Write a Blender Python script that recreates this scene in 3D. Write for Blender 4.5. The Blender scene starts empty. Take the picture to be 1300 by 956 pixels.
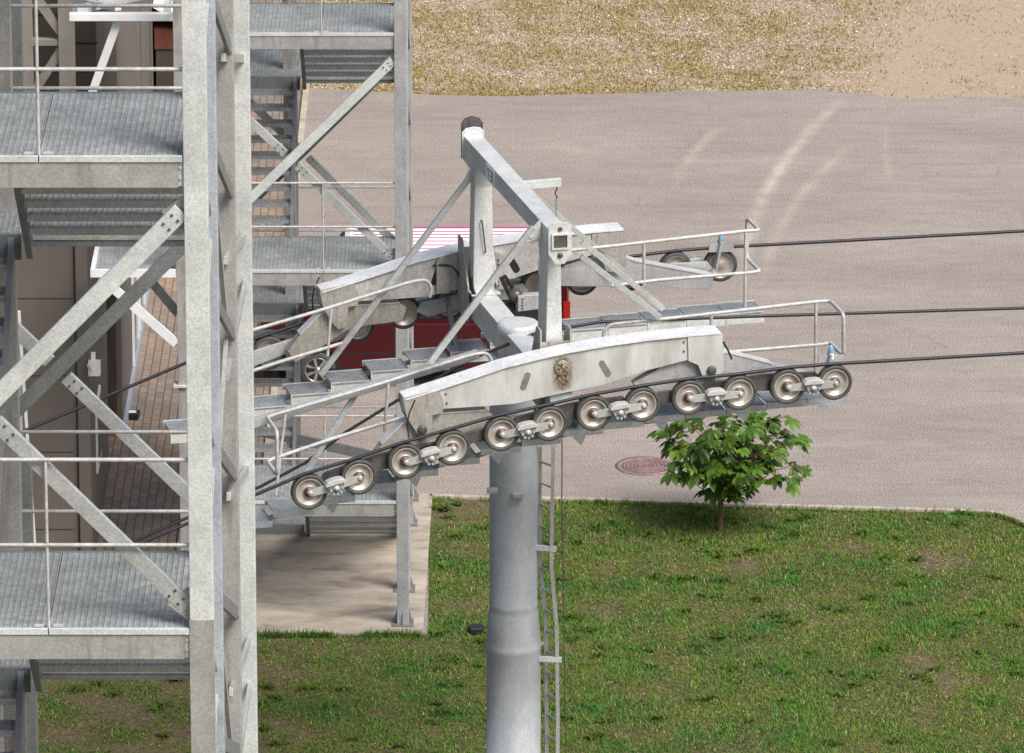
import bpy, bmesh, math, random
import numpy as np
from mathutils import Vector, Matrix, noise
random.seed(7)
S = bpy.context.scene
COL = S.collection
PI = math.pi
# ------------------------------------------------------------------ camera model (photograph 1300 x 956)
F, PITCH, CH = 9000.0, math.radians(17.5), 35.0
CP, SP = math.cos(PITCH), math.sin(PITCH)
CAM = Vector((0, 0, CH))
def ray(u, v):
    a, b = (u-650)/F, (478-v)/F
    return Vector((a, CP + b*SP, -SP + b*CP))
def PY(u, v, Y):
    d = ray(u, v); return CAM + d*(Y/d.y)
def G(u, v, z=0.0):
    d = ray(u, v); return CAM + d*((z-CH)/d.z)

# ------------------------------------------------------------------ object helpers
def link(o, parent=None):
    COL.objects.link(o)
    if parent is not None: o.parent = parent
    return o
def wloc(o):
    l = Vector((0, 0, 0))
    while o is not None:
        l += o.location; o = o.parent
    return l
def tag(o, label=None, cat=None, group=None, kind=None):
    if label: o['label'] = label
    if cat: o['category'] = cat
    if group: o['group'] = group
    if kind: o['kind'] = kind
    return o
def empty(name, loc, label, cat, group=None):
    o = bpy.data.objects.new(name, None); o.empty_display_size = .3
    o.location = loc; link(o); return tag(o, label, cat, group)

class MB:
    def __init__(s): s.v = []; s.f = []; s.s = []
    def add(s, vs, fs, smooth=False):
        b = len(s.v); s.v.extend([tuple(p) for p in vs])
        for f in fs: s.f.append(tuple(b+i for i in f)); s.s.append(smooth)
        return s
    def box(s, a, b):
        x0, x1 = sorted((a[0], b[0])); y0, y1 = sorted((a[1], b[1])); z0, z1 = sorted((a[2], b[2]))
        vs = [(x0,y0,z0),(x1,y0,z0),(x1,y1,z0),(x0,y1,z0),(x0,y0,z1),(x1,y0,z1),(x1,y1,z1),(x0,y1,z1)]
        return s.add(vs, [(0,3,2,1),(4,5,6,7),(0,1,5,4),(1,2,6,5),(2,3,7,6),(3,0,4,7)])
    def bar(s, p, q, w, h, up=(0,0,1), taper=1.0):
        p, q = Vector(p), Vector(q); d = (q-p).normalized(); up = Vector(up)
        sd = d.cross(up)
        if sd.length < 1e-4: sd = d.cross(Vector((0,1,0)))
        sd.normalize(); u2 = sd.cross(d).normalized()
        vs = []
        for c, t in ((p, 1.0), (q, taper)):
            for i, j in ((-1,-1),(1,-1),(1,1),(-1,1)):
                vs.append(c + sd*(i*w/2*t) + u2*(j*h/2*t))
        return s.add(vs, [(0,1,2,3),(7,6,5,4),(0,4,5,1),(1,5,6,2),(2,6,7,3),(3,7,4,0)])
    def prism(s, pts, off):
        off = Vector(off); n = len(pts); a = [Vector(p) for p in pts]; b = [p+off for p in a]
        nn = Vector((0,0,0))
        for i in range(n): nn += a[i].cross(a[(i+1)%n])
        fl = nn.dot(off) > 0
        vs = a+b; fs = [tuple(range(n))[::-1], tuple(range(n, 2*n))]
        for i in range(n): j = (i+1)%n; fs.append((i, j, n+j, n+i))
        if not fl: fs = [f[::-1] for f in fs]
        return s.add(vs, fs)
    def lathe(s, c, ax, prof, n=28, smooth=True, caps=True):
        c = Vector(c); ax = Vector(ax).normalized()
        e1 = ax.orthogonal().normalized(); e2 = ax.cross(e1)
        vs = []
        for r, h in prof:
            for k in range(n):
                t = 2*PI*k/n; vs.append(c + ax*h + (e1*math.cos(t) + e2*math.sin(t))*r)
        fs = []
        for i in range(len(prof)-1):
            for k in range(n):
                k2 = (k+1)%n; fs.append((i*n+k, i*n+k2, (i+1)*n+k2, (i+1)*n+k))
        s.add(vs, fs, smooth)
        for i, fl in ((0, True), (len(prof)-1, False)):
            if caps and prof[i][0] > 1e-5:
                vv = vs[i*n:(i+1)*n]; f = tuple(range(n)); s.add(vv, [f[::-1] if fl else f])
        return s
    def cyl(s, p, q, r, n=14, r2=None):
        p, q = Vector(p), Vector(q)
        return s.lathe(p, q-p, [(r, 0), (r if r2 is None else r2, (q-p).length)], n)
    def tube(s, pts, r, n=8, closed=False):
        pts = [Vector(p) for p in pts]; m = len(pts)
        tg = []
        for i in range(m):
            a = pts[max(i-1, 0)]; b = pts[min(i+1, m-1)]; tg.append((b-a).normalized())
        e1 = tg[0].orthogonal().normalized(); vs = []
        for i in range(m):
            e1 = (e1 - tg[i]*e1.dot(tg[i])).normalized(); e2 = tg[i].cross(e1)
            for k in range(n):
                t = 2*PI*k/n; vs.append(pts[i] + (e1*math.cos(t)+e2*math.sin(t))*r)
        fs = [(i*n+k, i*n+(k+1)%n, (i+1)*n+(k+1)%n, (i+1)*n+k) for i in range(m-1) for k in range(n)]
        s.add(vs, fs, True); s.add(vs[:n], [tuple(range(n))[::-1]]); s.add(vs[-n:], [tuple(range(n))])
        return s
    def build(s, name, mat, parent=None, bevel=0, label=None, **kw):
        o0 = wloc(parent) if parent is not None else kw.pop('origin', Vector((0,0,0)))
        me = bpy.data.meshes.new(name)
        me.from_pydata([(x-o0[0], y-o0[1], z-o0[2]) for x, y, z in s.v], [], s.f)
        me.polygons.foreach_set('use_smooth', s.s)
        me.materials.append(mat); me.update()
        o = bpy.data.objects.new(name, me); link(o, parent)
        if parent is None: o.location = o0
        if bevel:
            b = o.modifiers.new('bevel', 'BEVEL'); b.width = bevel; b.segments = 2; b.limit_method = 'ANGLE'; b.angle_limit = math.radians(50)
        if label: o['label'] = label
        return o
def rounded(pts, r, n=5):
    pts = [Vector(p) for p in pts]; out = [pts[0]]
    for i in range(1, len(pts)-1):
        a, b, c = pts[i-1], pts[i], pts[i+1]
        d1 = (a-b); d2 = (c-b); k = min(r, d1.length*.45, d2.length*.45)
        p0 = b + d1.normalized()*k; p2 = b + d2.normalized()*k
        for j in range(n+1):
            t = j/n; out.append(p0*(1-t)**2 + b*2*t*(1-t) + p2*t*t)
    out.append(pts[-1]); return out
def copy_tree(o, parent=None):
    c = o.copy(); COL.objects.link(c); c.parent = parent
    for ch in [x for x in bpy.data.objects if x.parent is o]: copy_tree(ch, c)
    return c

# ------------------------------------------------------------------ materials
def srgb(r, g, b):
    f = lambda c: (c/255/12.92 if c/255 <= .04045 else ((c/255+.055)/1.055)**2.4)
    return (f(r), f(g), f(b), 1)
def newmat(name):
    m = bpy.data.materials.new(name); m.use_nodes = True; nt = m.node_tree
    return m, nt, nt.nodes['Principled BSDF']
def nd(nt, t, **kw):
    n = nt.nodes.new(t)
    for k, v in kw.items():
        if k in n.inputs: n.inputs[k].default_value = v
        else: setattr(n, k, v)
    return n
def posn(nt, scale=(1,1,1)):
    g = nd(nt, 'ShaderNodeNewGeometry'); m = nd(nt, 'ShaderNodeMapping'); m.inputs['Scale'].default_value = scale
    nt.links.new(g.outputs['Position'], m.inputs['Vector']); return m.outputs['Vector']
def nz(nt, scale, detail=3, vec=None, rough=.55):
    n = nd(nt, 'ShaderNodeTexNoise'); n.inputs['Scale'].default_value = scale; n.inputs['Detail'].default_value = detail
    n.inputs['Roughness'].default_value = rough
    nt.links.new(vec if vec is not None else posn(nt), n.inputs['Vector']); return n.outputs['Fac']
def ramp(nt, src, stops):
    r = nd(nt, 'ShaderNodeValToRGB'); e = r.color_ramp.elements
    e[0].position, e[0].color = stops[0][0], stops[0][1]; e[1].position, e[1].color = stops[-1][0], stops[-1][1]
    for p, c in stops[1:-1]:
        x = e.new(p); x.color = c
    nt.links.new(src, r.inputs['Fac']); return r.outputs['Color']
def g4(v): return (v, v, v, 1)
def mixc(nt, fac, a, b, mode='MIX'):
    m = nd(nt, 'ShaderNodeMix', data_type='RGBA', blend_type=mode)
    for i, x in ((0, fac), (6, a), (7, b)):
        if hasattr(x, 'is_linked') or hasattr(x, 'links'): nt.links.new(x, m.inputs[i])
        else: m.inputs[i].default_value = x
    return m.outputs[2]
def mth(nt, op, a, b=0.0, c=None, clamp=False):
    m = nd(nt, 'ShaderNodeMath', operation=op); m.use_clamp = clamp
    for i, x in enumerate((a, b) + ((c,) if c is not None else ())):
        if hasattr(x, 'links'): nt.links.new(x, m.inputs[i])
        else: m.inputs[i].default_value = x
    return m.outputs[0]
def bump(nt, bs, h, strength=.3, dist=.01):
    b = nd(nt, 'ShaderNodeBump'); b.inputs['Strength'].default_value = strength; b.inputs['Distance'].default_value = dist
    nt.links.new(h, b.inputs['Height']); nt.links.new(b.outputs['Normal'], bs.inputs['Normal'])
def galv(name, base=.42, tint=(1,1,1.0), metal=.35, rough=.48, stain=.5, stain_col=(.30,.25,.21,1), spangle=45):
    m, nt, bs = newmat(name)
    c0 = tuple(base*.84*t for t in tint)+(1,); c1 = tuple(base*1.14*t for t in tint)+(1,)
    vo = nd(nt, 'ShaderNodeTexVoronoi'); vo.inputs['Scale'].default_value = spangle*2.2; nt.links.new(posn(nt), vo.inputs['Vector'])
    sep = nd(nt, 'ShaderNodeSeparateColor'); nt.links.new(vo.outputs['Color'], sep.inputs[0])
    col = ramp(nt, sep.outputs[0], [(0, c0), (1, c1)])
    big = ramp(nt, nz(nt, 2.2, 6, None, .68), [(.34, g4(.82)), (.66, g4(1.10))])
    fl = ramp(nt, nz(nt, 40, 4, None, .75), [(.56, g4(0)), (.68, g4(.45))])
    dk = ramp(nt, nz(nt, 21, 4, None, .75), [(.62, g4(0)), (.76, g4(.25))])
    col = mixc(nt, dk, col, tuple(base*.5*t for t in tint)+(1,))
    col = mixc(nt, fl, col, tuple(min(.85, base*1.5*t) for t in tint)+(1,))
    col = mixc(nt, 1.0, col, big, 'MULTIPLY')
    if stain:
        st = nz(nt, 1.0, 4, posn(nt, (9, 9, 1.3)), .65)
        f = ramp(nt, st, [(.52, g4(0)), (.72, g4(stain))])
        col = mixc(nt, f, col, stain_col)
    nt.links.new(col, bs.inputs['Base Color'])
    bs.inputs['Metallic'].default_value = metal
    rr = ramp(nt, nz(nt, 14, 3), [(.3, g4(rough-.1)), (.7, g4(rough+.14))]); nt.links.new(rr, bs.inputs['Roughness'])
    bump(nt, bs, nz(nt, 90, 2), .08, .003)
    return m
def plain(name, col, rough=.6, metal=0.0, var=.2, scale=8, bmp=0, streak=None):
    m, nt, bs = newmat(name)
    v = ramp(nt, nz(nt, scale, 4, posn(nt, streak) if streak else None), [(.3, g4(1-var)), (.7, g4(1+var*.5))])
    nt.links.new(mixc(nt, 1.0, tuple(col[:3])+(1,), v, 'MULTIPLY'), bs.inputs['Base Color'])
    bs.inputs['Roughness'].default_value = rough; bs.inputs['Metallic'].default_value = metal
    if bmp: bump(nt, bs, nz(nt, scale*6, 3), bmp, .01)
    return m
M = {}
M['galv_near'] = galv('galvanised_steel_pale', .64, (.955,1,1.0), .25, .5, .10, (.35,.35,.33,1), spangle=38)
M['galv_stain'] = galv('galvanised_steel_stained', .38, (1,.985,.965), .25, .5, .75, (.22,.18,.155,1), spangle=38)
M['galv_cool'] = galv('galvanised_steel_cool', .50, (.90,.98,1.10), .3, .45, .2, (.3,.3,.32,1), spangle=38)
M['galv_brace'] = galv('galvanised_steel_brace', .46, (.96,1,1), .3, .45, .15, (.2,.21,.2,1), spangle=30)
M['galv_dark'] = galv('galvanised_steel_dark', .22, (.92,1,1.02), .3, .5, .4, (.14,.12,.10,1), spangle=30)  # darker base tone with streaked stain
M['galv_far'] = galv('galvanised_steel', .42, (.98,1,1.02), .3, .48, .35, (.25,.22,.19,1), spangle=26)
M['grate'] = galv('grating_steel', .50, (.94,1,1.03), .35, .45, .1, spangle=10)
M['grate_blue'] = galv('walkway_plate_steel', .46, (.92,1,1.08), .4, .42, .15, spangle=14)
M['tower'] = galv('tower_steel_clean', .60, (.97,1,1.0), .22, .45, .1, (.4,.38,.33,1), spangle=30)
M['beam_dirty'] = galv('grimy_steel', .34, (1,.96,.88), .2, .6, .75, (.18,.15,.11,1), spangle=16)
M['greasy'] = galv('greasy_steel', .13, (1,.95,.92), .45, .38, .8, (.04,.03,.03,1), spangle=18)
M['pole'] = galv('tube_steel', .35, (.93,1,1.06), .15, .62, .35, (.42,.42,.42,1), spangle=60)
M['rail'] = galv('handrail_steel', .46, (1,1,1.0), .15, .55, .15, spangle=12)
M['flange'] = galv('sky_lit_flange', .74, (.98,1,1.03), .15, .42, .1, spangle=20)  # sky light on the top faces is put into this paler steel
M['white'] = plain('white_painted_steel', (.72,.74,.76), .45, 0, .12, 4)
M['rubber'] = plain('tyre_rubber', (.055,.06,.055), .7, 0, .3, 10)
M['rubber_sheave'] = plain('sheave_rubber', (.065,.066,.058), .62, 0, .4, 12)
M['black'] = plain('black_plastic', (.015,.015,.017), .45, 0, .2, 8)
M['rope'] = plain('steel_rope', (.035,.033,.04), .5, .5, .3, 30)
M['cable'] = plain('black_cable', (.012,.012,.013), .5, 0, .2, 20)
M['blue'] = plain('blue_plastic', (.16,.33,.50), .4, 0, .1, 20)
M['bronze'] = plain('bronze_pin', (.36,.33,.24), .45, .4, .5, 40)
M['glass'] = plain('dark_glass', (.02,.023,.03), .06, 0, .1, 3)
M['slot_plate'] = plain('slot_shade', (.16,.17,.16), .7, 0, .3, 12)  # shade inside a slot as a flat dark colour, nothing is cut
M['hubdark'] = plain('hub_grease', (.11,.075,.06), .5, .3, .5, 30)
M['boltdark'] = plain('bolt_dark', (.10,.10,.09), .5, .4, .4, 30)
M['carred'] = plain('red_car_paint', (.050,.001,.004), .22, 0, .08, 1)
M['roofwhite'] = plain('white_car_paint', (.80,.80,.83), .3, 0, .04, 1)
M['magenta'] = plain('magenta_stripe', (.45,.03,.18), .35, 0, .05, 3)
M['taillight'] = plain('red_lens', (.32,.006,.006), .2, 0, .05, 3)
M['lens'] = plain('clear_lens', (.62,.63,.62), .15, .3, .2, 30)
M['chrome'] = plain('chrome', (.55,.55,.56), .15, .9, .1, 20)
M['taupe'] = plain('taupe_cladding', (.150,.128,.112), .75, 0, .12, .8, .05)
M['taupe_d'] = plain('dark_brown_cladding', (.055,.042,.032), .8, 0, .25, 1.2, .05)
M['taupe_side'] = plain('grey_brown_cladding', (.135,.118,.108), .7, 0, .15, .5, .05, (1,1,.2))
M['trimbrown'] = plain('brown_post_paint', (.075,.052,.042), .55, 0, .3, 4, 0, (3,3,.5))
M['beige'] = plain('beige_painted_steel', (.34,.31,.275), .6, 0, .2, 2)
M['wood'] = plain('red_brown_timber', (.12,.035,.018), .7, 0, .4, 6, .2, (8,8,.6))
M['bark'] = plain('bark', (.12,.075,.045), .85, 0, .4, 20, .4)
M['rustpaper'] = plain('white_sheet', (.85,.85,.83), .6, 0, .08, 5)
# white main beam paint with rust weeping
def beam_mat():
    m, nt, bs = newmat('pale_weathered_beam')
    v = ramp(nt, nz(nt, 1.0, 4, posn(nt, (5,5,1.5))), [(.3, (.41,.42,.41,1)), (.7, (.56,.58,.57,1))])
    sp = ramp(nt, nz(nt, 18, 3, posn(nt, (1,1,.55)), .6), [(.66, g4(0)), (.76, g4(.6))])
    dr = ramp(nt, nz(nt, 1.0, 5, posn(nt, (2.2,2.2,.9)), .7), [(.46, g4(0)), (.66, g4(.6))])
    c1 = mixc(nt, dr, v, (.30,.28,.24,1))
    sk = ramp(nt, nz(nt, 1.0, 3, posn(nt, (26,26,1.1)), .6), [(.60, g4(0)), (.72, g4(.4))])
    c1 = mixc(nt, sk, c1, (.30,.28,.24,1))
    nt.links.new(mixc(nt, sp, c1, (.22,.20,.17,1)), bs.inputs['Base Color'])
    bs.inputs['Metallic'].default_value = .12; bs.inputs['Roughness'].default_value = .55
    return m
M['beam'] = beam_mat()
M['beam_far'] = galv('weathered_beam_paint', .44, (1,.99,.95), .12, .55, .6, (.27,.24,.20,1), spangle=14)
def rust_mat():
    m, nt, bs = newmat('rust_stain')
    nt.links.new(ramp(nt, nz(nt, 30, 3), [(.38, (.030,.016,.010,1)), (.62, (.36,.24,.15,1))]), bs.inputs['Base Color'])
    bs.inputs['Roughness'].default_value = .9
    uv = nd(nt, 'ShaderNodeUVMap')
    sx = nd(nt, 'ShaderNodeSeparateXYZ'); nt.links.new(uv.outputs[0], sx.inputs[0])
    cx = mth(nt, 'ABSOLUTE', mth(nt, 'SUBTRACT', sx.outputs[0], .5))
    cx = mth(nt, 'SUBTRACT', 1.0, mth(nt, 'MULTIPLY', cx, 2.0))
    a = mth(nt, 'MULTIPLY', cx, nz(nt, 26, 5, None, .7))
    ed = mth(nt, 'MULTIPLY', mth(nt, 'MULTIPLY', sx.outputs[1], mth(nt, 'SUBTRACT', 1.0, sx.outputs[1])), 4.0)
    a = mth(nt, 'MULTIPLY', a, mth(nt, 'POWER', ed, .35))
    al = ramp(nt, a, [(.10, g4(0)), (.46, g4(.95))])
    nt.links.new(al, bs.inputs['Alpha']); return m
M['rust'] = rust_mat()
def sheave_mat():
    m, nt, bs = newmat('worn_sheave_rim')
    nt.links.new(ramp(nt, nz(nt, 9, 4), [(.3, (.34,.305,.275,1)), (.7, (.55,.51,.475,1))]), bs.inputs['Base Color'])
    bs.inputs['Metallic'].default_value = .45; bs.inputs['Roughness'].default_value = .38
    return m
M['rim'] = sheave_mat()
def asphalt_mat():
    m, nt, bs = newmat('sun_bleached_asphalt')
    fine = nz(nt, 38, 3, None, .8)
    col = ramp(nt, fine, [(.38, (.125,.108,.098,1)), (.5, (.275,.240,.218,1)), (.62, (.465,.41,.375,1))])
    big = ramp(nt, nz(nt, .35, 5, posn(nt, (.6,1.4,1)), .6), [(.3, g4(.84)), (.7, g4(1.1))])
    col = mixc(nt, 1.0, col, big, 'MULTIPLY')
    mid = ramp(nt, nz(nt, 3.2, 4, posn(nt, (.6,1.6,1)), .7), [(.35, g4(.90)), (.65, g4(1.05))])
    col = mixc(nt, 1.0, col, mid, 'MULTIPLY')
    dk = ramp(nt, nz(nt, 2.6, 2, posn(nt, (1,2.6,1)), .5), [(.73, g4(0)), (.80, g4(.45))])
    col = mixc(nt, dk, col, (.12,.10,.095,1))
    st = ramp(nt, nz(nt, .9, 5, posn(nt, (.5,2.4,1)), .62), [(.54, g4(0)), (.72, g4(.35))])
    col = mixc(nt, st, col, (.15,.128,.118,1))
    lt = ramp(nt, nz(nt, .7, 5, posn(nt, (.45,2.0,1)), .65), [(.56, g4(0)), (.74, g4(.30))])
    col = mixc(nt, lt, col, (.42,.37,.32,1))
    vc = nd(nt, 'ShaderNodeTexVoronoi', feature='DISTANCE_TO_EDGE'); vc.inputs['Scale'].default_value = .16
    wp = nd(nt, 'ShaderNodeMix', data_type='VECTOR'); wn = nd(nt, 'ShaderNodeTexNoise'); wn.inputs['Scale'].default_value = .8; wn.inputs['Detail'].default_value = 5
    pv = posn(nt); nt.links.new(pv, wn.inputs['Vector']); va = nd(nt, 'ShaderNodeVectorMath', operation='MULTIPLY_ADD'); va.inputs[1].default_value = (1.6,1.6,0)
    nt.links.new(wn.outputs['Color'], va.inputs[0]); nt.links.new(pv, va.inputs[2]); nt.links.new(va.outputs[0], vc.inputs['Vector'])
    ck = ramp(nt, mth(nt, 'MULTIPLY', vc.outputs[0], 6.0), [(.012, g4(.22)), (.04, g4(0))])
    ckm = mth(nt, 'MULTIPLY', ck, ramp(nt, nz(nt, .5, 2), [(.5, g4(0)), (.6, g4(1))]))
    col = mixc(nt, ckm, col, (.09,.075,.07,1))
    # dusty wheel tracks: arcs on the ground
    sep = nd(nt, 'ShaderNodeSeparateXYZ'); nt.links.new(posn(nt), sep.inputs[0])
    brk = mth(nt, 'MULTIPLY', ramp(nt, nz(nt, 1.0, 4), [(.35, g4(.25)), (.62, g4(1))]), ramp(nt, nz(nt, 14, 4, None, .8), [(.36, g4(.35)), (.56, g4(1.2))]))
    def arc(p1, p2, p3, w, amt, y0, y1):
        (ax, ay), (bx, by), (cx, cy) = p1, p2, p3
        d = 2*(ax*(by-cy)+bx*(cy-ay)+cx*(ay-by))
        ux = ((ax*ax+ay*ay)*(by-cy)+(bx*bx+by*by)*(cy-ay)+(cx*cx+cy*cy)*(ay-by))/d
        uy = ((ax*ax+ay*ay)*(cx-bx)+(bx*bx+by*by)*(ax-cx)+(cx*cx+cy*cy)*(bx-ax))/d
        R = math.hypot(ax-ux, ay-uy)
        dx = mth(nt, 'SUBTRACT', sep.outputs[0], ux); dy = mth(nt, 'SUBTRACT', sep.outputs[1], uy)
        dd = mth(nt, 'SQRT', mth(nt, 'ADD', mth(nt, 'MULTIPLY', dx, dx), mth(nt, 'MULTIPLY', dy, dy)))
        e = mth(nt, 'ABSOLUTE', mth(nt, 'SUBTRACT', dd, R))
        f = mth(nt, 'SUBTRACT', 1.0, mth(nt, 'DIVIDE', e, w), clamp=True)
        m0 = nd(nt, 'ShaderNodeMapRange', interpolation_type='SMOOTHSTEP'); m0.inputs[1].default_value = y0; m0.inputs[2].default_value = y0+3.5
        nt.links.new(sep.outputs[1], m0.inputs[0])
        m1 = nd(nt, 'ShaderNodeMapRange', interpolation_type='SMOOTHSTEP'); m1.inputs[1].default_value = y1; m1.inputs[2].default_value = y1-1.5
        nt.links.new(sep.outputs[1], m1.inputs[0])
        f = mth(nt, 'MULTIPLY', mth(nt, 'MULTIPLY', f, m0.outputs[0]), mth(nt, 'MULTIPLY', m1.outputs[0], amt))
        return mth(nt, 'MULTIPLY', f, brk)
    g = lambda u, v: tuple(G(u, v)[:2])
    for a in (arc(g(1066,128), g(1003,196), g(958,280), .19, .48, g(950,300)[1]-3, g(1,122)[1]),
              arc(g(926,152), g(893,180), g(862,225), .16, .3, g(1,250)[1], g(1,150)[1]),
              arc(g(1100,170), g(1036,226), g(985,300), .18, .28, g(950,310)[1]-3, g(1,175)[1]),
              arc(g(1128,150), g(1124,190), g(1130,225), .10, .16, g(1,260)[1], g(1,150)[1])):
        col = mixc(nt, a, col, (.68,.60,.49,1))
    nt.links.new(col, bs.inputs['Base Color']); bs.inputs['Roughness'].default_value = .92
    bump(nt, bs, fine, .5, .01); return m
M['asphalt'] = asphalt_mat()
def soil_mat(name, a, b, c, sc=5):
    m, nt, bs = newmat(name)
    col = ramp(nt, nz(nt, sc*6, 4, None, .75), [(.32, a), (.52, b), (.7, c)])
    col = mixc(nt, ramp(nt, nz(nt, sc*.12, 4), [(.35, g4(0)), (.65, g4(.45))]), col, b)
    nt.links.new(col, bs.inputs['Base Color']); bs.inputs['Roughness'].default_value = .95
    bump(nt, bs, nz(nt, sc*8, 4), .6, .03); return m
M['soil'] = soil_mat('verge_soil', (.036,.040,.014,1), (.095,.078,.032,1), (.27,.19,.11,1), 3)
M['sand'] = soil_mat('sandy_gravel', (.22,.165,.115,1), (.38,.30,.225,1), (.52,.43,.34,1))
M['ground'] = soil_mat('meadow_ground', (.05,.06,.02,1), (.14,.13,.06,1), (.22,.19,.11,1))
def concrete_mat():
    m, nt, bs = newmat('cast_concrete')
    v = ramp(nt, nz(nt, 1.3, 6, posn(nt, (.8,1.6,1)), .65), [(.34, (.20,.17,.14,1)), (.5, (.35,.305,.25,1)), (.68, (.47,.415,.345,1))])
    s = ramp(nt, nz(nt, 45, 3), [(.3, g4(.88)), (.7, g4(1.06))])
    nt.links.new(mixc(nt, 1.0, v, s, 'MULTIPLY'), bs.inputs['Base Color']); bs.inputs['Roughness'].default_value = .85
    bump(nt, bs, nz(nt, 30, 3), .25, .01); return m
M['concrete'] = concrete_mat()
def paver_mat():
    m, nt, bs = newmat('brick_pavers')
    g = nd(nt, 'ShaderNodeNewGeometry'); sp = nd(nt, 'ShaderNodeSeparateXYZ'); nt.links.new(g.outputs['Position'], sp.inputs[0])
    cb = nd(nt, 'ShaderNodeCombineXYZ'); nt.links.new(sp.outputs[1], cb.inputs[0]); nt.links.new(sp.outputs[0], cb.inputs[1])
    br = nd(nt, 'ShaderNodeTexBrick'); nt.links.new(cb.outputs[0], br.inputs['Vector'])
    br.inputs['Scale'].default_value = 1.0; br.inputs['Brick Width'].default_value = .30; br.inputs['Row Height'].default_value = .135
    br.inputs['Mortar Size'].default_value = .008; br.inputs['Mortar Smooth'].default_value = .2
    br.inputs['Color1'].default_value = (.285,.235,.195,1); br.inputs['Color2'].default_value = (.215,.178,.152,1); br.inputs['Mortar'].default_value = (.07,.055,.045,1)
    v = ramp(nt, nz(nt, .8, 5), [(.35, (.80,.83,.88,1)), (.65, (1.18,1.06,.92,1))])
    s = ramp(nt, nz(nt, 40, 3), [(.3, g4(.85)), (.7, g4(1.08))])
    nt.links.new(mixc(nt, 1.0, mixc(nt, 1.0, br.outputs['Color'], v, 'MULTIPLY'), s, 'MULTIPLY'), bs.inputs['Base Color'])
    bs.inputs['Roughness'].default_value = .85; bump(nt, bs, br.outputs['Fac'], -.4, .01); return m
M['paver'] = paver_mat()
M['kerb'] = plain('kerb_concrete', (.42,.37,.31), .9, 0, .35, 5, .2)
def attr_mat(name, rough=.7, trans=.0, spec=.3):
    m, nt, bs = newmat(name)
    a = nd(nt, 'ShaderNodeAttribute', attribute_name='tint'); nt.links.new(a.outputs['Color'], bs.inputs['Base Color'])
    bs.inputs['Roughness'].default_value = rough; bs.inputs['Specular IOR Level'].default_value = spec
    if trans:
        t = nd(nt, 'ShaderNodeBsdfTranslucent'); mx = nd(nt, 'ShaderNodeMixShader'); mx.inputs[0].default_value = trans
        nt.links.new(a.outputs['Color'], t.inputs[0]); nt.links.new(bs.outputs[0], mx.inputs[1]); nt.links.new(t.outputs[0], mx.inputs[2])
        nt.links.new(mx.outputs[0], nt.nodes['Material Output'].inputs[0])
    return m
M['blade'] = attr_mat('grass_blades', .7, .25)
M['litter'] = attr_mat('stones_and_litter', .9, 0)
M['leaf'] = attr_mat('chestnut_leaves', .42, .3, .45)

# ------------------------------------------------------------------ setting
def sheet(name, pts, z, mat, thick=0.0):
    mb = MB()
    if thick: mb.prism([(p[0], p[1], z-thick) for p in pts], (0,0,thick))
    else: mb.add([(p[0], p[1], z) for p in pts], [tuple(range(len(pts)))])
    o = mb.build(name, mat)
    o['kind'] = 'structure'; return o
g2 = lambda u, v: tuple(G(u, v)[:2])
sheet('ground', [(-1500,-300),(1500,-300),(1500,2500),(-1500,2500)], -.03, M['ground'])
far_edge = [g2(u, v) for u, v in ((385,111),(440,114),(500,118),(560,121),(640,122),(720,120),(800,118),(850,116),(930,116),(1020,115),(1075,117),(1110,119),(1125,124),(1160,125),(1230,123),(1300,125),(1400,124))]
far_edge = [(p[0], p[1]+.12*noise.noise(Vector((p[0]*2.3, 3, 0)))) for p in far_edge]
asp = [(-3.9, 96.0)] + [(-3.9, far_edge[0][1])] + far_edge + [(40, far_edge[-1][1]+.5), (40, 60), (-3.9, 60)]
sheet('asphalt_yard', asp, 0, M['asphalt'])
sheet('gravel_lot', [(-60, 120), (60, 120), (60, 175), (-60, 175)], -.012, M['sand'])
# verge
vk = [g2(u, v) for u, v in ((545,634),(640,637),(760,639),(850,642),(960,646),(1100,650),(1220,653),(1262,655))] + [g2(1285,662), g2(1310,674), g2(1340,700), g2(1360,760)]
inner = [(p[0], p[1]) for p in vk]
verge = inner + [(inner[-1][0]+.3, 60), (-14, 60), (-14, 97.3), (-6.35, 97.3), (-5.1, 97.3), (-5.1, g2(545, 808)[1]), g2(545, 808)]
sheet('grass_verge', verge, .02, M['soil'])
kb = MB()
for i in range(len(vk)-1):
    a, b = Vector(vk[i]+(0,)), Vector(vk[i+1]+(0,)); d = (b-a).normalized(); n = Vector((-d.y, d.x, 0))*.11
    kb.prism([a, b, b+n, a+n], (0,0,.06))
kb.build('kerb', M['kerb'])['kind'] = 'structure'
pr = g2(549, 631); pf = g2(537, 808)
sheet('concrete_pad', [(-5.1, pf[1]), (pf[0], pf[1]), (pr[0], pr[1]), (-5.1, pr[1])], .06, M['concrete'], .09)
sheet('paver_path', [(-14, 97.3), (-5.1, 97.3), (-5.1, pr[1]), (-3.9, pr[1]), (-3.9, 150), (-14, 150)], .015, M['paver'])
pk = MB(); pk.box((-3.93, pr[1], -.02), (-3.82, far_edge[0][1]+.4, .07)); pk.build('kerb', M['kerb'])['kind'] = 'structure'

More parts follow.
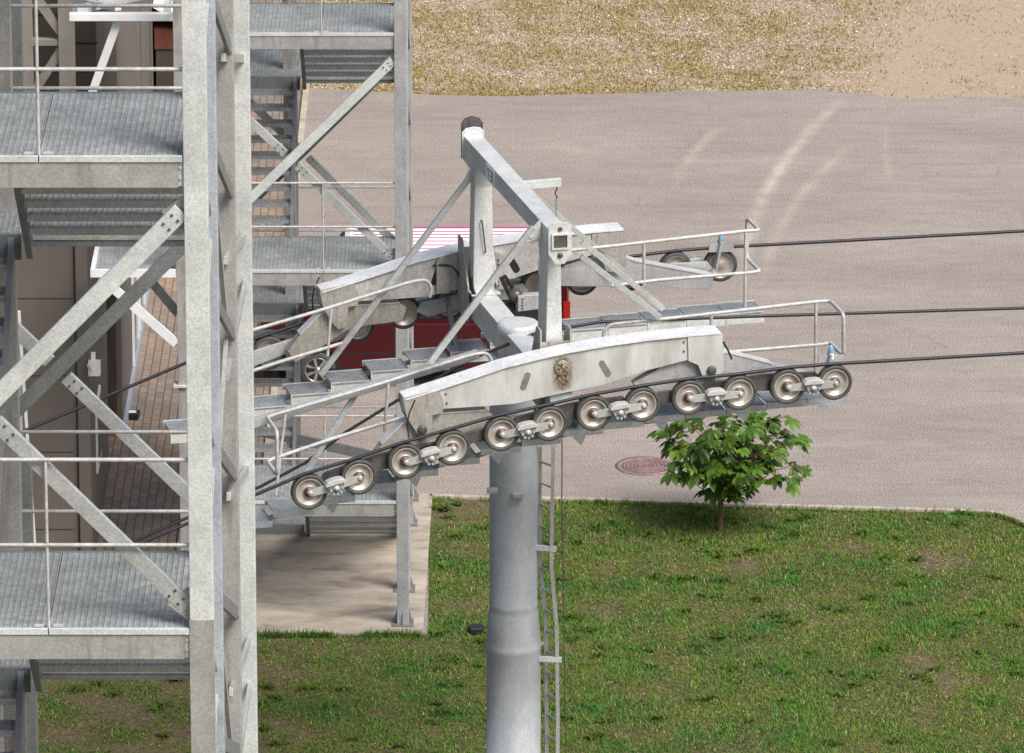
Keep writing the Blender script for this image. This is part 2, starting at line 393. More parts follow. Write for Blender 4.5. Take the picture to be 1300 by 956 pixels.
# ------------------------------------------------------------------ scattered cover
def scatter(name, items, mat, label, cat):
    """items: list of (verts Nx3, tris, colour)"""
    V = []; Fc = []; Cc = []
    b = 0
    for vs, fs, c in items:
        V.extend(vs); Fc.extend([tuple(i+b for i in f) for f in fs]); Cc.extend([c]*len(vs)); b += len(vs)
    me = bpy.data.meshes.new(name); me.from_pydata(V, [], Fc)
    at = me.color_attributes.new('tint', 'FLOAT_COLOR', 'POINT')
    at.data.foreach_set('color', np.array([(c[0], c[1], c[2], 1) for c in Cc], dtype=np.float32).ravel())
    me.materials.append(mat); me.update()
    o = bpy.data.objects.new(name, me); link(o); tag(o, label, cat, None, 'stuff'); return o
def blade(x, y, z, h, w, a, lean, c):
    dx, dy = math.cos(a)*w, math.sin(a)*w; lx, ly = math.cos(a+1.57)*lean*h, math.sin(a+1.57)*lean*h
    return ([(x-dx, y-dy, z), (x+dx, y+dy, z), (x+dx*.6+lx*.4, y+dy*.6+ly*.4, z+h*.6), (x-dx*.6+lx*.4, y-dy*.6+ly*.4, z+h*.6), (x+lx, y+ly, z+h)],
            [(0,1,2,3), (3,2,4)], c)
def inpoly(x, y, P):
    r = False; j = len(P)-1
    for i in range(len(P)):
        if (P[i][1] > y) != (P[j][1] > y) and x < (P[j][0]-P[i][0])*(y-P[i][1])/(P[j][1]-P[i][1])+P[i][0]: r = not r
        j = i
    return r
def N(x, y, s, o=0): return noise.noise(Vector((x*s, y*s, o)))
items = []
R = random.random
bare = [(G(1180,712)[0], G(1180,712)[1], .55), (G(1010,772)[0], G(1010,772)[1], .6), (G(950,716)[0], G(950,716)[1], .55), (G(585,650)[0], G(585,650)[1], .8), (G(1190,860)[0], G(1190,860)[1], .7)]
verge_in = [(p[0], p[1]-.03) for p in inner] + verge[len(inner):]
n = 0
while n < 235000:
    x = -7.6 + R()*16.6; y = 92.6 + R()*12.9
    if abs(x) > (y+8)*.0745: 
        continue
    if not inpoly(x, y, verge_in): continue
    n += 1
    d = N(x, y, 1.1) + .55*N(x, y, 3.1, 5) + .35*N(x, y, 8, 9)
    for bx, by, br in bare:
        q = math.hypot(x-bx, (y-by)*.7)/br
        if q < 1.3: d -= (1.3-q)*.75
    if x < -.2 and y > 103.4: d -= .45
    if x < -2.6: d -= .55*min(1, (-2.6-x)/1.2)
    if y < 97.9 and x < -1: d -= .15
    if d < -.66 and R() < .60: continue
    if d < -.85 and R() < .85: continue
    t = max(0, min(1, .5+d*.8)) 
    hue = 1.3*N(x, y, .7, 20) + .8*N(x, y, 2.2, 25) + R()*.5-.25 + .04*x
    c = (.052+.045*(1-t)+.030*hue, .140+.055*R()+.026*hue-.012*(1-t), .012+.010*R())
    if R() < .07+.10*max(0, N(x, y, .45, 60)): c = (.30, .24, .11)
    k = .75+1.05*R(); c = tuple(max(.005, q*k) for q in c)
    h = (.018+.032*R())*(.7+.8*t)
    items.append(blade(x, y, .02, h, .004+.006*R(), R()*6.28, .3+R()*1.1, c))
# tufts of broadleaf weeds
for i in range(420):
    x = -7.6+R()*16.6; y = 92.6+R()*12.9
    if not inpoly(x, y, verge_in) or N(x, y, 1.1) < -.1: continue
    g = .09+.07*R()
    for k in range(26):
        a = R()*6.28; r = R()*.13
        items.append(blade(x+r*math.cos(a), y+r*math.sin(a), .02, .04+.06*R(), .012+.012*R(), R()*6.28, 1.2+R(), (g*.66, g*(.85+.45*R()), g*.14)))
# taller fringe along the kerb and pad
for i in range(1500):
    t = R()*(len(inner)-1); k = int(t); a, b = inner[k], inner[k+1]; q = t-k
    x = a[0]+(b[0]-a[0])*q; y = a[1]+(b[1]-a[1])*q - R()*.16
    if N(x, y, 1.7) < -.25: continue
    items.append(blade(x, y, .02, .05+.11*R()*R(), .005+.005*R(), R()*6.28, .2+R()*.8, (.09+.05*R(), .15+.07*R(), .03)))
for i in range(1500):
    x = -5.0+R()*(pf[0]+5.0); y = pf[1]-R()*.16
    if N(x, y, 1.9) < -.15: continue
    items.append(blade(x, y, .02, .05+.09*R(), .005+.005*R(), R()*6.28, .2+R()*.8, (.06+.04*R(), .13+.06*R(), .025)))
scatter('grass', items, M['blade'], 'green grass of the verge with bare soil patches', 'grass')
# clover flowers and pale crumbs on the verge
items = []
for i in range(420):
    bx, by, br = random.choice(bare[:2]+bare[4:]); x = bx+random.gauss(0, br*.5); y = by+random.gauss(0, br*.8)
    if not inpoly(x, y, verge_in): continue
    s = .004+.008*R(); c = .16+.24*R(); z = .025+.02*R()
    items.append(([(x-s, y, z), (x, y-s, z), (x+s, y, z+s*.4), (x, y+s, z+s)], [(0,1,2,3)], (c, c*.97, c*.86)))
for i in range(9000):
    x = -7.6+R()*16.6; y = 92.6+R()*12.9
    if N(x, y, 1.3, 40) < .1 or not inpoly(x, y, verge_in): continue
    s = .006+.013*R(); c = .10+.22*R(); z = .022
    items.append(([(x-s, y, z), (x, y-s, z), (x+s, y, z+s*.4), (x, y+s, z+s)], [(0,1,2,3)], (c, c*.72, c*.45)))
scatter('stone_chips', items, M['litter'], 'pale stone chips and crumbs lying in the verge grass', 'stone chips')
# far lot: dry grass, gravel and straw
items = []; items2 = []
n = 0
def fe(x):
    for a, b in zip(far_edge[:-1], far_edge[1:]):
        if a[0] <= x <= b[0]: return a[1]+(b[1]-a[1])*(x-a[0])/(b[0]-a[0])
    return far_edge[0][1] if x < far_edge[0][0] else far_edge[-1][1]
while n < 165000:
    x = -4.6+R()*16.0; y = 127.6+R()*11.0
    if x > (y+9)*.077 or y < fe(x): continue
    n += 1
    d = N(x, y, .75, 2)+.6*N(x, y, 2.4, 6)+.4*N(x, y, 6, 8)
    road = max(0, min(1, (x - 5.0 - .20*(y-129) + .8*N(x,y,.9,33) + .4*N(x,y,3,37))/2.0)) if x > 3 else 0
    road = max(road, 0)
    if road > 0 and R() < road*(.965 if N(x, y, 1.3, 3) < .15 else .82): continue
    near = max(0, 1-(y-fe(x))/.7)*(1 if x < 5.5 else .3)
    if R() < .50+.75*d+near*.45:
        c = (.20+.09*R(), .175+.06*R(), .040+.02*R()); k = .55+1.0*R(); c = tuple(q*k for q in c)
        if R() < .38: c = (.42+.12*R(), .34+.10*R(), .17)
        items2.append(blade(x, y, -.01, .02+.035*R(), .006+.008*R(), R()*6.28, .4+R(), c))
    else:
        s = .008+.020*R()*R(); v = .34+.42*R(); z = -.008+.02*R(); a = R()*6.28; ca, sa = math.cos(a), math.sin(a)
        c = (v, v*(.82+.08*R()), v*(.66+.14*R()))
        if R() < .25: c = (.20*v*2, .14*v*2, .07*v*2)
        items.append(([(x-s*ca, y-s*sa, z), (x+s*sa*.7, y-s*ca*.7, z), (x+s*ca, y+s*sa, z+.004), (x-s*sa*.7, y+s*ca*.7, z+s*.7)], [(0,1,2,3)], c))
scatter('gravel', items, M['litter'], 'pale gravel and dry straw beyond the asphalt yard', 'gravel')
scatter('dry_grass', items2, M['blade'], 'sparse yellow green grass growing through the far gravel', 'dry grass')

# ------------------------------------------------------------------ stair towers
def grating(mb, x0, x1, y0, y1, z, px=.045, py=.03, h=.03, t=.0055):
    nx = max(2, int(round((x1-x0)/px)))
    for i in range(nx+1):
        x = x0+(x1-x0)*i/nx; mb.box((x-t/2, y0, z-h), (x+t/2, y1, z+.002))
    ny = max(2, int(round((y1-y0)/py)))
    for j in range(ny+1):
        y = y0+(y1-y0)*j/ny; mb.box((x0, y-.002, z-h+.002), (x1, y+.002, z-.005))
def stair_tower(label, Xr, Yf, levels, h, ztop, y1, y2, y3, zback, gp, mats, lcw=.175, cols=(1.54,4.8,8.13), braced=(), land=1.6):
    mc, mst, mbr, mdk, mg = mats
    Xl = Xr-3.35; cw = .175
    T = empty('stair_tower', (Xr-1.7, Yf, 0), label, 'stair tower', 'galvanised steel stair towers')
    # columns
    def column(x0, y0, w, z1=ztop, m=mc):
        c = MB(); c.box((x0, y0, .06), (x0+w, y0+.175, z1)); o = c.build('column', m, T, .006)
        b = MB(); b.box((x0-.07, y0-.07, .065), (x0+w+.07, y0+.245, .085))
        for sx in (-1, 1):
            xx = x0+w/2+sx*(w/2+.002)
            b.prism([(xx, y0+.08, .086), (xx+sx*.055, y0+.08, .086), (xx, y0+.08, .28)], (0,.012,0))
        b.prism([(x0+.08, y0-.002, .086), (x0+.08, y0-.06, .086), (x0+.08, y0-.002, .26)], (.012,0,0))
        b.build('base_plate', M['galv_dark'], o)
    column(Xr-cw, 0+Yf, cw)
    for dy, mm_ in zip(cols, (M['galv_cool'], mst, mc)): column(Xr-cw, Yf+dy, cw, m=mm_)
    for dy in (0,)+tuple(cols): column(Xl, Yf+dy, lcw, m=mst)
    for dy in (cols[1],) + ((cols[2],) if Yf > 80 else ()): column(Xr-1.93, Yf+dy, cw, m=mst)
    yl = y2+land
    if Yf < 80:
        for z0_, z1_ in ((.06, 16.15), (18.95, 19.6), (19.6, ztop)):
            for xo in (2.03, 2.30):
                c = MB(); c.box((Xr-xo, Yf+cols[2], z0_), (Xr-xo+.13, Yf+cols[2]+.13, z1_-.002)); c.build('landing_post', mst if xo > 2.1 else mdk, T, .005)
    seam = Xr-1.22
    for L in levels:
        # platform
        p = MB()
        for a, b in ((Xl+lcw+.01, seam-.008), (seam+.008, Xr-cw-.01)): grating(p, a, b, Yf+.03, Yf+y1, L, gp, .028)
        P = p.build('platform_grating', mg, T)
        b = MB()
        for a, c in ((Xl+lcw+.004, seam-.004), (seam+.004, Xr-cw-.008)): b.box((a, Yf-.004, L-.042), (c, Yf+.026, L+.006))
        b.build('edge_strip', M['galv_near'], P, .003)
        b = MB(); b.box((Xl+lcw+.004, Yf+.008, L-.235), (Xr-cw-.04, Yf+.02, L-.045))
        b.box((Xl+lcw+.004, Yf+.021, L-.235), (Xr-cw-.04, Yf+.08, L-.222)); b.box((Xl+lcw+.004, Yf+.021, L-.058), (Xr-cw-.04, Yf+.08, L-.045))
        b.build('edge_beam', mst, T)
        b = MB(); b.box((Xr-cw-.038, Yf+.03, L-.23), (Xr-cw-.004, Yf+.05, L-.04))
        for zz in (-.17, -.09): b.cyl((Xr-cw-.021, Yf+.03, L+zz), (Xr-cw-.021, Yf+.018, L+zz), .010, 8)
        b.build('beam_cleat', mc, T)
        b = MB(); b.box((Xl+lcw, Yf+y1+.002, L-.2), (Xr-cw, Yf+y1+.05, L-.002)); b.build('rear_beam', mdk, T)
        # front railing
        r = MB()
        for zz in (.64, 1.30): r.cyl((Xl+lcw-.02, Yf+.05, L+zz), (Xr-cw+.01, Yf+.05, L+zz), .016, 10)
        for xx in (seam, Xl+.9): r.cyl((xx, Yf+.05, L), (xx, Yf+.05, L+1.3), .013, 8)
        for dx in (-.07, .07): r.box((seam+dx-.035, Yf+.03, L+.007), (seam+dx+.035, Yf+.07, L+.02))
        r.build('handrail', M['rail'], T)
        # rear railing on the left half
        r = MB()
        for zz in (.63, 1.32): r.cyl((Xr-1.6, Yf+yl-.06, L-h/2+zz), (Xl+lcw, Yf+yl-.06, L-h/2+zz), .016, 8)
        for zz in (.63, 1.32): r.cyl((Xr-.2, Yf+yl-.06, L-h/2+zz), (Xr-1.6, Yf+yl-.06, L-h/2+zz), .016, 8)
        r.cyl((Xr-1.95, Yf+yl-.06, L-h/2), (Xr-1.95, Yf+yl-.06, L-h/2+1.2), .013, 8)
        r.build('handrail', M['rail'], T)
        # flights
        nR = 10; rs = h/2/nR; g = (y2-y1)/nR
        zl = L-h/2
        for (xa, xb, up) in ((Xr-1.56, Xr-.20, True), (Xl+.24, Xr-1.76, False)):
            if not up and zl-h/2 < -.01-.3: continue
            s = MB()
            if up: A, B = (y1, L), (y2, zl)
            else: A, B = (y2, zl), (y1, zl-h/2)
            for xx in (xa-.03, xb+.03):
                s = MB(); s.bar((xx, Yf+A[0], A[1]-.10), (xx, Yf+B[0], B[1]-.10), .05, .22)
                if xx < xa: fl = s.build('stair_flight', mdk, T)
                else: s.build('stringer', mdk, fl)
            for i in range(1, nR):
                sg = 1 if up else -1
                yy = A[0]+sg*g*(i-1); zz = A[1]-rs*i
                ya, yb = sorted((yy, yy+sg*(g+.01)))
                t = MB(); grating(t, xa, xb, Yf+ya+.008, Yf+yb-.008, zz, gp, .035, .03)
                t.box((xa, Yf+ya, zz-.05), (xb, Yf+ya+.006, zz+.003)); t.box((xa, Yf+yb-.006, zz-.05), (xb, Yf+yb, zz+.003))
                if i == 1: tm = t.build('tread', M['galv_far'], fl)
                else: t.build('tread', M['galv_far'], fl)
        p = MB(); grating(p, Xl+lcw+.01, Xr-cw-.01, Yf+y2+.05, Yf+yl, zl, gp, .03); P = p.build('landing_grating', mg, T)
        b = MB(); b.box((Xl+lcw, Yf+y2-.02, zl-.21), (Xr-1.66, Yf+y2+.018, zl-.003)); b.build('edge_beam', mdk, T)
        b = MB(); b.box((Xr-1.62, Yf+y2-.02, zl-.10), (Xr-cw, Yf+y2+.018, zl-.045)); b.build('edge_beam', mdk, T)
        b = MB(); b.box((Xr-1.62, Yf+y2-.03, zl-.044), (Xr-cw, Yf+y2+.018, zl-.003)); b.build('edge_strip', M['galv_far'], T)
        b = MB(); b.box((Xl+lcw, Yf+yl+.002, zl-.21), (Xr-cw, Yf+yl+.03, zl-.003)); b.build('rear_beam', mdk, T)
        # front X brace
        za, zb = L-.42, L-h+.14
        yb = Yf+.055
        def brace(p, q, w, m, th=.05, notch=None):
            d = MB(); d.bar(p, q, th, w, (0,0,1)); bo_ = d.build('brace', m, T, .004)
            if abs(p[0]-q[0]) > .5:
                P_, Q_ = Vector(p), Vector(q); dd = (Q_-P_).normalized(); pn = Vector((-dd.z, 0, dd.x)); d = MB()
                for base_, sg_ in ((P_, 1), (Q_, -1)):
                    for k_ in (.07, .16):
                        for o_ in (-.03, .03): c0 = base_+dd*sg_*k_+pn*o_+Vector((0,-th/2,0)); d.lathe(c0, (0,-1,0), [(.011,0),(.011,.009)], 6)
                d.build('bolt', M['boltdark'], bo_)
        if L in braced:
            brace((Xr-cw-.02, yb, za), (Xl+lcw+.02, yb, zb), .135, M['galv_near'], .05)
            xm, zm = (Xl+Xr)/2, (za+zb)/2
            brace((Xr-cw-.02, yb+.052, zb), (xm+.09, yb+.052, zm-.09), .12, mbr, .05)
            brace((xm-.09, yb+.052, zm+.09), (Xl+lcw+.02, yb+.052, za), .12, mbr, .05)
            for (xx, zz, sx, sz) in ((Xr-cw-.003, za+.06, -1, 1), (Xr-cw-.003, zb-.06, -1, -1), (Xl+lcw+.003, za+.06, 1, 1), (Xl+lcw+.003, zb-.06, 1, -1)):
                gz = MB(); gz.prism([(xx, yb+.03, zz+sz*.05), (xx, yb+.03, zz-sz*.22), (xx+sx*.10, yb+.03, zz-sz*.17), (xx+sx*.16, yb+.03, zz-sz*.08)], (0,.014,0))
                gz.build('gusset_plate', mst, T)
        # rear X brace
        zc = L+zback
        if L in braced:
            yb2 = Yf+y3+.06
            brace((Xr-cw-.02, yb2, zc+1.52), (Xl+lcw, yb2, zc-1.52), .12, M['galv_dark'], .05)
            brace((Xr-cw-.02, yb2+.052, zc-1.52), (xm+.07, yb2+.052, zc-.07), .12, mbr, .05)
            brace((xm-.07, yb2+.052, zc+.07), (Xl+lcw, yb2+.052, zc+1.52), .12, mbr, .05)
        # side frames: bars running into depth
        if Yf < 80:
            for zz in (20.0, 20.7, 21.4, 22.1, 14.3, 15.0):
                if L == 21.12:
                    brace((Xr-2.10, Yf+cols[1]+.2, zz+.75), (Xr-2.10, Yf+cols[2]-.02, zz-.15), .09, M['galv_dark'], .04)
                    brace((Xr-2.38, Yf+cols[1]+.2, zz+.45), (Xr-2.38, Yf+cols[2]-.02, zz-.45), .09, M['galv_dark'], .04)
        for sx, md in ((Xr-.06, mbr),) + (((Xr-1.79, mdk), (Xl+.03, mdk)) if Yf > 80 else ((Xl+.03, mdk),)):
            segs = [((y2+.1, zl+h/4+.5), (y3-.08, zl+.35)), ((y2+.1, zl-.25), (y3-.08, zl-h/4-.3)), ((y2+.1, zl+.3-h/2+.3), (y3-.08, zl-h/2+h/4+.2-.9))]
            if sx != Xr-1.79: segs += [((.1, L-.05), (y1-.1, L-h/4)), ((.1, L-h/2), (y1-.1, L-h/4-.15)), ((.1, L-h/2-.12), (y1-.1, L-h*.75)), ((.1, L-h+.1), (y1-.1, L-h*.75-.15)), ((y1, L-.3), (y2, zl-.7)), ((y1, L-h+.3), (y2, zl-.9))]
            for a, b in segs:
                if min(a[1], b[1]) < .1 or max(a[1], b[1]) > ztop: continue
                brace((sx, Yf+a[0], a[1]), (sx, Yf+b[0], b[1]), .07, md, .035)
    z = .6; sp = 1.18
    while z+1.3 < ztop:
        if z+1.2 > levels[-1]-h:
            d = MB(); d.bar((Xr-.03, Yf+cols[0]+.19, z+1.2), (Xr-.03, Yf+cols[1]-.02, z), .03, .11, (0,0,1)); sb_ = d.build('side_brace', M['galv_dark'], T, .003)
            d = MB(); d.lathe((Xr-.03, Yf+cols[1]-.03, z-.03), (0,-1,0), [(.022,0),(.018,.012),(.0,.018)], 10); d.build('weld', M['hubdark'], sb_)
        z += sp
    return T
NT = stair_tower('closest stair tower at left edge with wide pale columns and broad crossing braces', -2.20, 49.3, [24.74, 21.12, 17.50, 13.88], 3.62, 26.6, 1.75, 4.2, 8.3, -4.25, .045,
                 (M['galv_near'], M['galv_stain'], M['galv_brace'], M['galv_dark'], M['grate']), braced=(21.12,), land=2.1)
zs = PY(258, 787, 49.3).z
b = MB(); b.box((-2.378, 49.297, .09), (-2.197, 49.3, zs)); b.build('column_sleeve', M['galv_stain'], NT)
FT = stair_tower('farther stair tower standing on the concrete pad behind the lift pylon', -1.52, 98.6, [12.62, 9.08, 5.53, 1.99], 3.54, 14.0, 1.7, 4.2, 6.0, -3.5, .06,
                 (M['galv_far'], M['galv_stain'], M['galv_brace'], M['galv_dark'], M['grate']), lcw=.14, cols=(1.54,4.62,5.83), braced=(9.08,), land=1.8)
# balcony of the far tower
b = MB(); grating(b, -6.05, -4.9, 98.66, 100.1, 5.50, .06, .03); P = b.build('balcony_grating', M['grate'], FT)
b = MB(); b.box((-6.12, 98.60, 5.42), (-4.88, 98.655, 5.535)); b.box((-6.12, 98.657, 5.42), (-6.056, 100.2, 5.535)); b.build('balcony_edge', M['white'], P)
b = MB(); b.bar(PY(128,352,98.63), PY(224,436,98.63), .05, .13); b.build('brace', M['white'], FT)
b = MB(); b.bar(PY(186,350,100.0), PY(226,398,100.0), .05, .13); b.build('brace', M['galv_dark'], FT)
b = MB(); b.box((PY(220,490,98.55)), (PY(239,486,98.8))); b.build('column_clamp', M['galv_near'], FT)
b = MB(); b.bar(PY(328,547,103.0), PY(503,585,103.0), .06, .15); b.build('brace', M['galv_dark'], FT)

# ------------------------------------------------------------------ white canopy frame, beige frame, building
T = empty('canopy_frame', PY(150, 120, 99.2), 'white steel canopy frame behind the top platform at upper left', 'steel frame')
b = MB(); b.box(PY(88, 27, 99.2), PY(222, 15, 99.33)); b.build('beam', M['white'], T, .005)
b = MB(); b.bar(PY(152, 20, 99.4), PY(113, 128, 99.4), .12, .12, (0,1,0)); b.build('leg', M['white'], T, .005)
b = MB(); b.bar(PY(95, 13, 100.2), PY(190, -8, 101.2), .12, .10); b.build('brace', M['white'], T)
b = MB(); b.bar(PY(95, 0, 101.0), PY(150, 10, 99.6), .10, .08); b.build('brace', M['white'], T)
b = MB(); b.bar(PY(212, 15, 99.5), PY(214, -30, 99.5), .12, .12, (0,1,0)); b.build('leg', M['white'], T)
T = empty('portal_frame', PY(60, 200, 104.0), 'beige painted steel frame with crossing braces on the building roof', 'steel frame')
Yb = 104.0
for u0, u1 in ((26, 40), (78, 93)):
    b = MB(); b.box(PY(u0, 250, Yb), PY(u1, -70, Yb+.25)); b.build('post', M['beige'], T, .006)
for v0, v1 in ((47, 58), (-28, -16), (150, 160)):
    b = MB(); b.box(PY(40.2, v1, Yb+.03), PY(77.8, v0, Yb+.2)); b.build('beam', M['beige'], T)
b = MB(); b.bar(PY(48, 0, Yb+.1), PY(80, 44, Yb+.1), .1, .13); b.build('brace', M['beige'], T)
b = MB(); b.bar(PY(78, 62, Yb+.1), PY(42, 118, Yb+.1), .1, .13); b.build('brace', M['beige'], T)
b = MB(); b.bar(PY(42, 122, Yb+.1), PY(78, 148, Yb+.1), .1, .13); b.build('brace', M['beige'], T)

Bd = empty('station_building', (-9, 101, 0), 'taupe clad lift station building with flat panels behind the stair towers', 'building')
zr = PY(60, 262, 101.0).z
XF = PY(112, 500, 101.0).x
b = MB(); b.box((-16, 101.0, .02), (XF, 105.9, zr)); W = b.build('front_wall', M['taupe'], Bd)
b = MB()
for v in (379, 477, 574, 672): z = PY(60, v, 101.0).z; b.box((-16, 100.995, z-.008), (PY(93,v,101.0).x, 100.999, z+.008))
b.box((PY(95,400,101).x-.008, 100.995, .03), (PY(95,400,101).x+.008, 100.999, zr)); b.box((PY(-150,400,101).x-.008, 100.995, .03), (PY(-150,400,101).x+.008, 100.999, zr))
b.build('panel_joint', M['taupe_d'], W)
b = MB(); b.box((PY(97,400,101).x, 100.93, .03), (XF+.02, 101.06, zr+.02)); b.build('corner_pilaster', M['taupe'], Bd, .005)
b = MB(); b.box((-16, 100.9, zr+.001), (XF+.05, 105.9, zr+.12)); b.build('roof_edge', M['taupe_d'], Bd)
b = MB(); b.box((-16, 108.0, .02), (-6.23, 150, 22)); W2 = b.build('side_wall', M['taupe_side'], Bd)
b = MB(); b.box((-16, 105.93, zr+.13), (-6.42, 107.9, 21.9)); b.build('shutter', M['taupe_d'], Bd)  # rear block's front face, its shade is put into the dark brown
b = MB()
for i in range(60): z = zr+.3+i*.45; b.box((-16, 105.915, z), (-6.37, 105.929, z+.015)) if z < 21.5 else None
b.build('shutter_joint', M['black'], Bd)
b = MB()
for y in (115.0, 118, 123, 129, 136): b.box((-6.229, y, .02), (-6.221, y+.06, 22))
b.build('panel_joint', M['boltdark'], W2)
b = MB(); b.box((-6.229, 108.02, .02), (-6.17, 149.9, .16)); b.build('plinth_strip', plain('blue_grey_plinth', (.30,.34,.40), .6, 0, .1, 3), Bd)
# brown post at the corner
T = empty('corner_post', G(145, 541), 'dark brown square post with orange foot beside the station wall', 'post')
p0 = G(138, 541); p1 = G(152, 541)
b = MB(); b.box((p0.x, 107.8, .20), (p1.x, 107.97, 5.4)); b.build('post', M['trimbrown'], T, .006)
b = MB(); b.box((p0.x-.01, 107.78, .018), (p1.x+.01, 107.975, .2)); b.build('foot', plain('orange_primer', (.40,.10,.03), .7), T)
# wall lamp, framed notice, glazed doors on the side wall
b = MB(); b.box(PY(113,473,100.9)+Vector((0,0,0)), PY(127,461,100.72)); b.box(PY(116,460,100.9), PY(121,448,100.85)); b.cyl(PY(114,464,100.72), PY(119,467,100.6), .045, 12)
b.build('wall_lamp', M['rustpaper'], Bd)
b = MB(); b.box((XF+.001, 102.6, 1.1), (XF+.03, 103.6, 2.2)); nb = b.build('window', M['rustpaper'], Bd)
b = MB(); b.box((XF+.031, 102.7, 1.2), (XF+.036, 103.5, 2.1)); b.build('pane', M['boltdark'], nb)
for y0 in (111.0, 113.0):
    b = MB()
    b.box((-6.225, y0, .17), (-6.185, y0+.07, 2.5)); b.box((-6.225, y0+1.5, .17), (-6.185, y0+1.57, 2.5)); b.box((-6.225, y0+.071, 2.43), (-6.185, y0+1.499, 2.5))
    d = b.build('door', M['white'], Bd); b = MB(); b.box((-6.224, y0+.08, .18), (-6.21, y0+1.49, 2.42)); b.build('pane', M['glass'], d)
# slim white props at the left
T = empty('white_prop', G(36, 690), 'pair of slim white struts leaning against the station front at left edge', 'strut')
b = MB(); b.bar(PY(22, 395, 100.7), PY(28, 700, 100.7), .10, .07, (0,1,0)); b.bar(PY(24, 395, 100.6), PY(44, 690, 100.6), .045, .05, (0,1,0)); b.build('strut', M['white'], T)

# hut with white roof
T = empty('timber_hut', (PY(214, 60, 131.5).x, 131.5, 0), 'small red brown timber hut with white sheet roof against the station side wall', 'hut')
zt = PY(210, 36, 119.0).z; zm_ = PY(210, 62, 119.0).z
T.location = (-5.7, 119, 0)
b = MB(); b.box((-6.18, 119.0, .02), (-5.2, 121.0, zm_)); b.build('lower_wall', M['taupe_d'], T)
b = MB(); b.box((-6.20, 118.97, zm_+.001), (-5.18, 121.0, zt)); b.build('timber_front', M['wood'], T)
b = MB(); b.prism([(-6.21, 118.8, zt+.42), (-5.0, 118.8, zt-.28), (-5.0, 118.8, zt-.23), (-6.21, 118.8, zt+.47)], (0, 2.4, 0))
for i in range(12): y = 118.85+i*.2; b.prism([(-6.21, y, zt+.471), (-5.0, y, zt-.229), (-5.0, y, zt-.205), (-6.21, y, zt+.495)], (0,.03,0))
b.build('roof', M['white'], T)

# small boxes
p = G(166, 532); T = empty('bait_box', (p.x, p.y, 0), 'small black box with white sticker on the brick pavers', 'box')
b = MB(); b.prism([(p.x-.13, p.y-.12, .016), (p.x+.13, p.y-.12, .016), (p.x+.15, p.y+.08, .016), (p.x+.15, p.y+.12, .016), (p.x-.11, p.y+.12, .016)], (0,0,.11)); b.build('case', M['black'], T, .02)
b = MB(); b.box((p.x-.03, p.y-.07, .127), (p.x+.09, p.y+.05, .131)); b.build('sticker', M['rustpaper'], T)
p = G(604, 806); b = MB(); b.prism([(p.x-.09, p.y-.1, .021), (p.x+.1, p.y-.08, .021), (p.x+.12, p.y+.1, .021), (p.x-.05, p.y+.13, .021), (p.x-.12, p.y+.03, .021)], (0,0,.12))
o = b.build('cable_box', M['black'], None, .03, origin=Vector((p.x, p.y, 0))); tag(o, 'black cable box lying in the grass behind the pylon tube', 'box')

# manhole
c = G(819, 592)
T = empty('manhole_cover', (c.x, c.y, 0), 'round reddish cast iron manhole cover in the asphalt near the small tree', 'manhole cover')
mm = plain('rusty_pink_iron', (.27,.185,.185), .75, .1, .4, 9, .2); mk = plain('iron_dark', (.19,.115,.12), .8, .1, .3, 9)
b = MB(); b.lathe((c.x, c.y, .0045), (0,0,1), [(.47, 0), (.47, .008), (.38, .008), (.378, .0005)], 48, caps=False); b.build('frame', mm, T)
b = MB(); b.lathe((c.x, c.y, .0045), (0,0,1), [(.372, 0), (.372, .005)], 48); lid = b.build('lid', mk, T)
b = MB()
for rr in (.35, .29, .23, .17, .11, .05):
    b.lathe((c.x, c.y, .0100), (0,0,1), [(rr, 0), (rr, .005), (rr-.028, .005), (rr-.028, 0)], 40, caps=False)
b.build('relief', mm, lid)

# ------------------------------------------------------------------ chairlift pylon
PH = math.radians(14.0)
r_ = Vector((math.cos(PH), math.sin(PH), 0)); c_ = Vector((math.sin(PH), -math.cos(PH), 0)); Zv = Vector((0,0,1))
P0 = CAM + ray(816, 514)*91.8; P0.z = 0
GA = 5.52
def PN(u, v, q=0.0):
    d = ray(u, v); t = (q - (CAM-P0).dot(c_))/d.dot(c_); p = CAM + d*t
    return (p-P0).dot(r_), p.z
def Wd(s, q, z): return P0 + r_*s + c_*q + Zv*z
head_s, head_z = PN(652, 413, -GA/2)
base = Wd(head_s, -GA/2, 0)
LT = empty('lift_pylon', base, 'galvanised chairlift pylon carrying two long rows of rope sheaves', 'lift pylon')
def at(u, v, q, dq=0):  # world point on the vertical plane at lateral offset q
    s, z = PN(u, v, q); return Wd(s, q+dq, z)
# tube
Rq = -GA/2
def tz(v): return PN(652, v, Rq)[1]
prof = [(.44, .025), (.44, 2.0)] + [(.365, tz(1100)), (.368, tz(822)), (.380, tz(819)), (.366, tz(816)), (.36, tz(806)), (.335, tz(775)), (.322, tz(769)), (.336, tz(766)), (.322, tz(763)), (.322, head_z-.42)]
prof = [(.55, .02), (.55, .06), (.40, .061)] + prof[2:]
b = MB(); b.lathe(base, (0,0,1), prof, 48); tube_o = b.build('tube', M['pole'], LT)
for v, du in ((613, -.1), (618, .05)):
    b = MB()
    z = tz(v)
    a = -.33 if du < 0 else .02
    b.box((base.x+a-.03, base.y-.40, z-.02), (base.x+a+.12, base.y-.26, z+.025)); b.build('lug', M['galv_far'], tube_o)
# head cap
b = MB(); b.lathe(Wd(head_s+.06, Rq, head_z-.42), (0,0,1), [(.27, 0), (.27, .30), (.285, .31), (.285, .42), (.26, .46), (.22, .462)], 40); b.build('head_cap', M['tower'], LT)
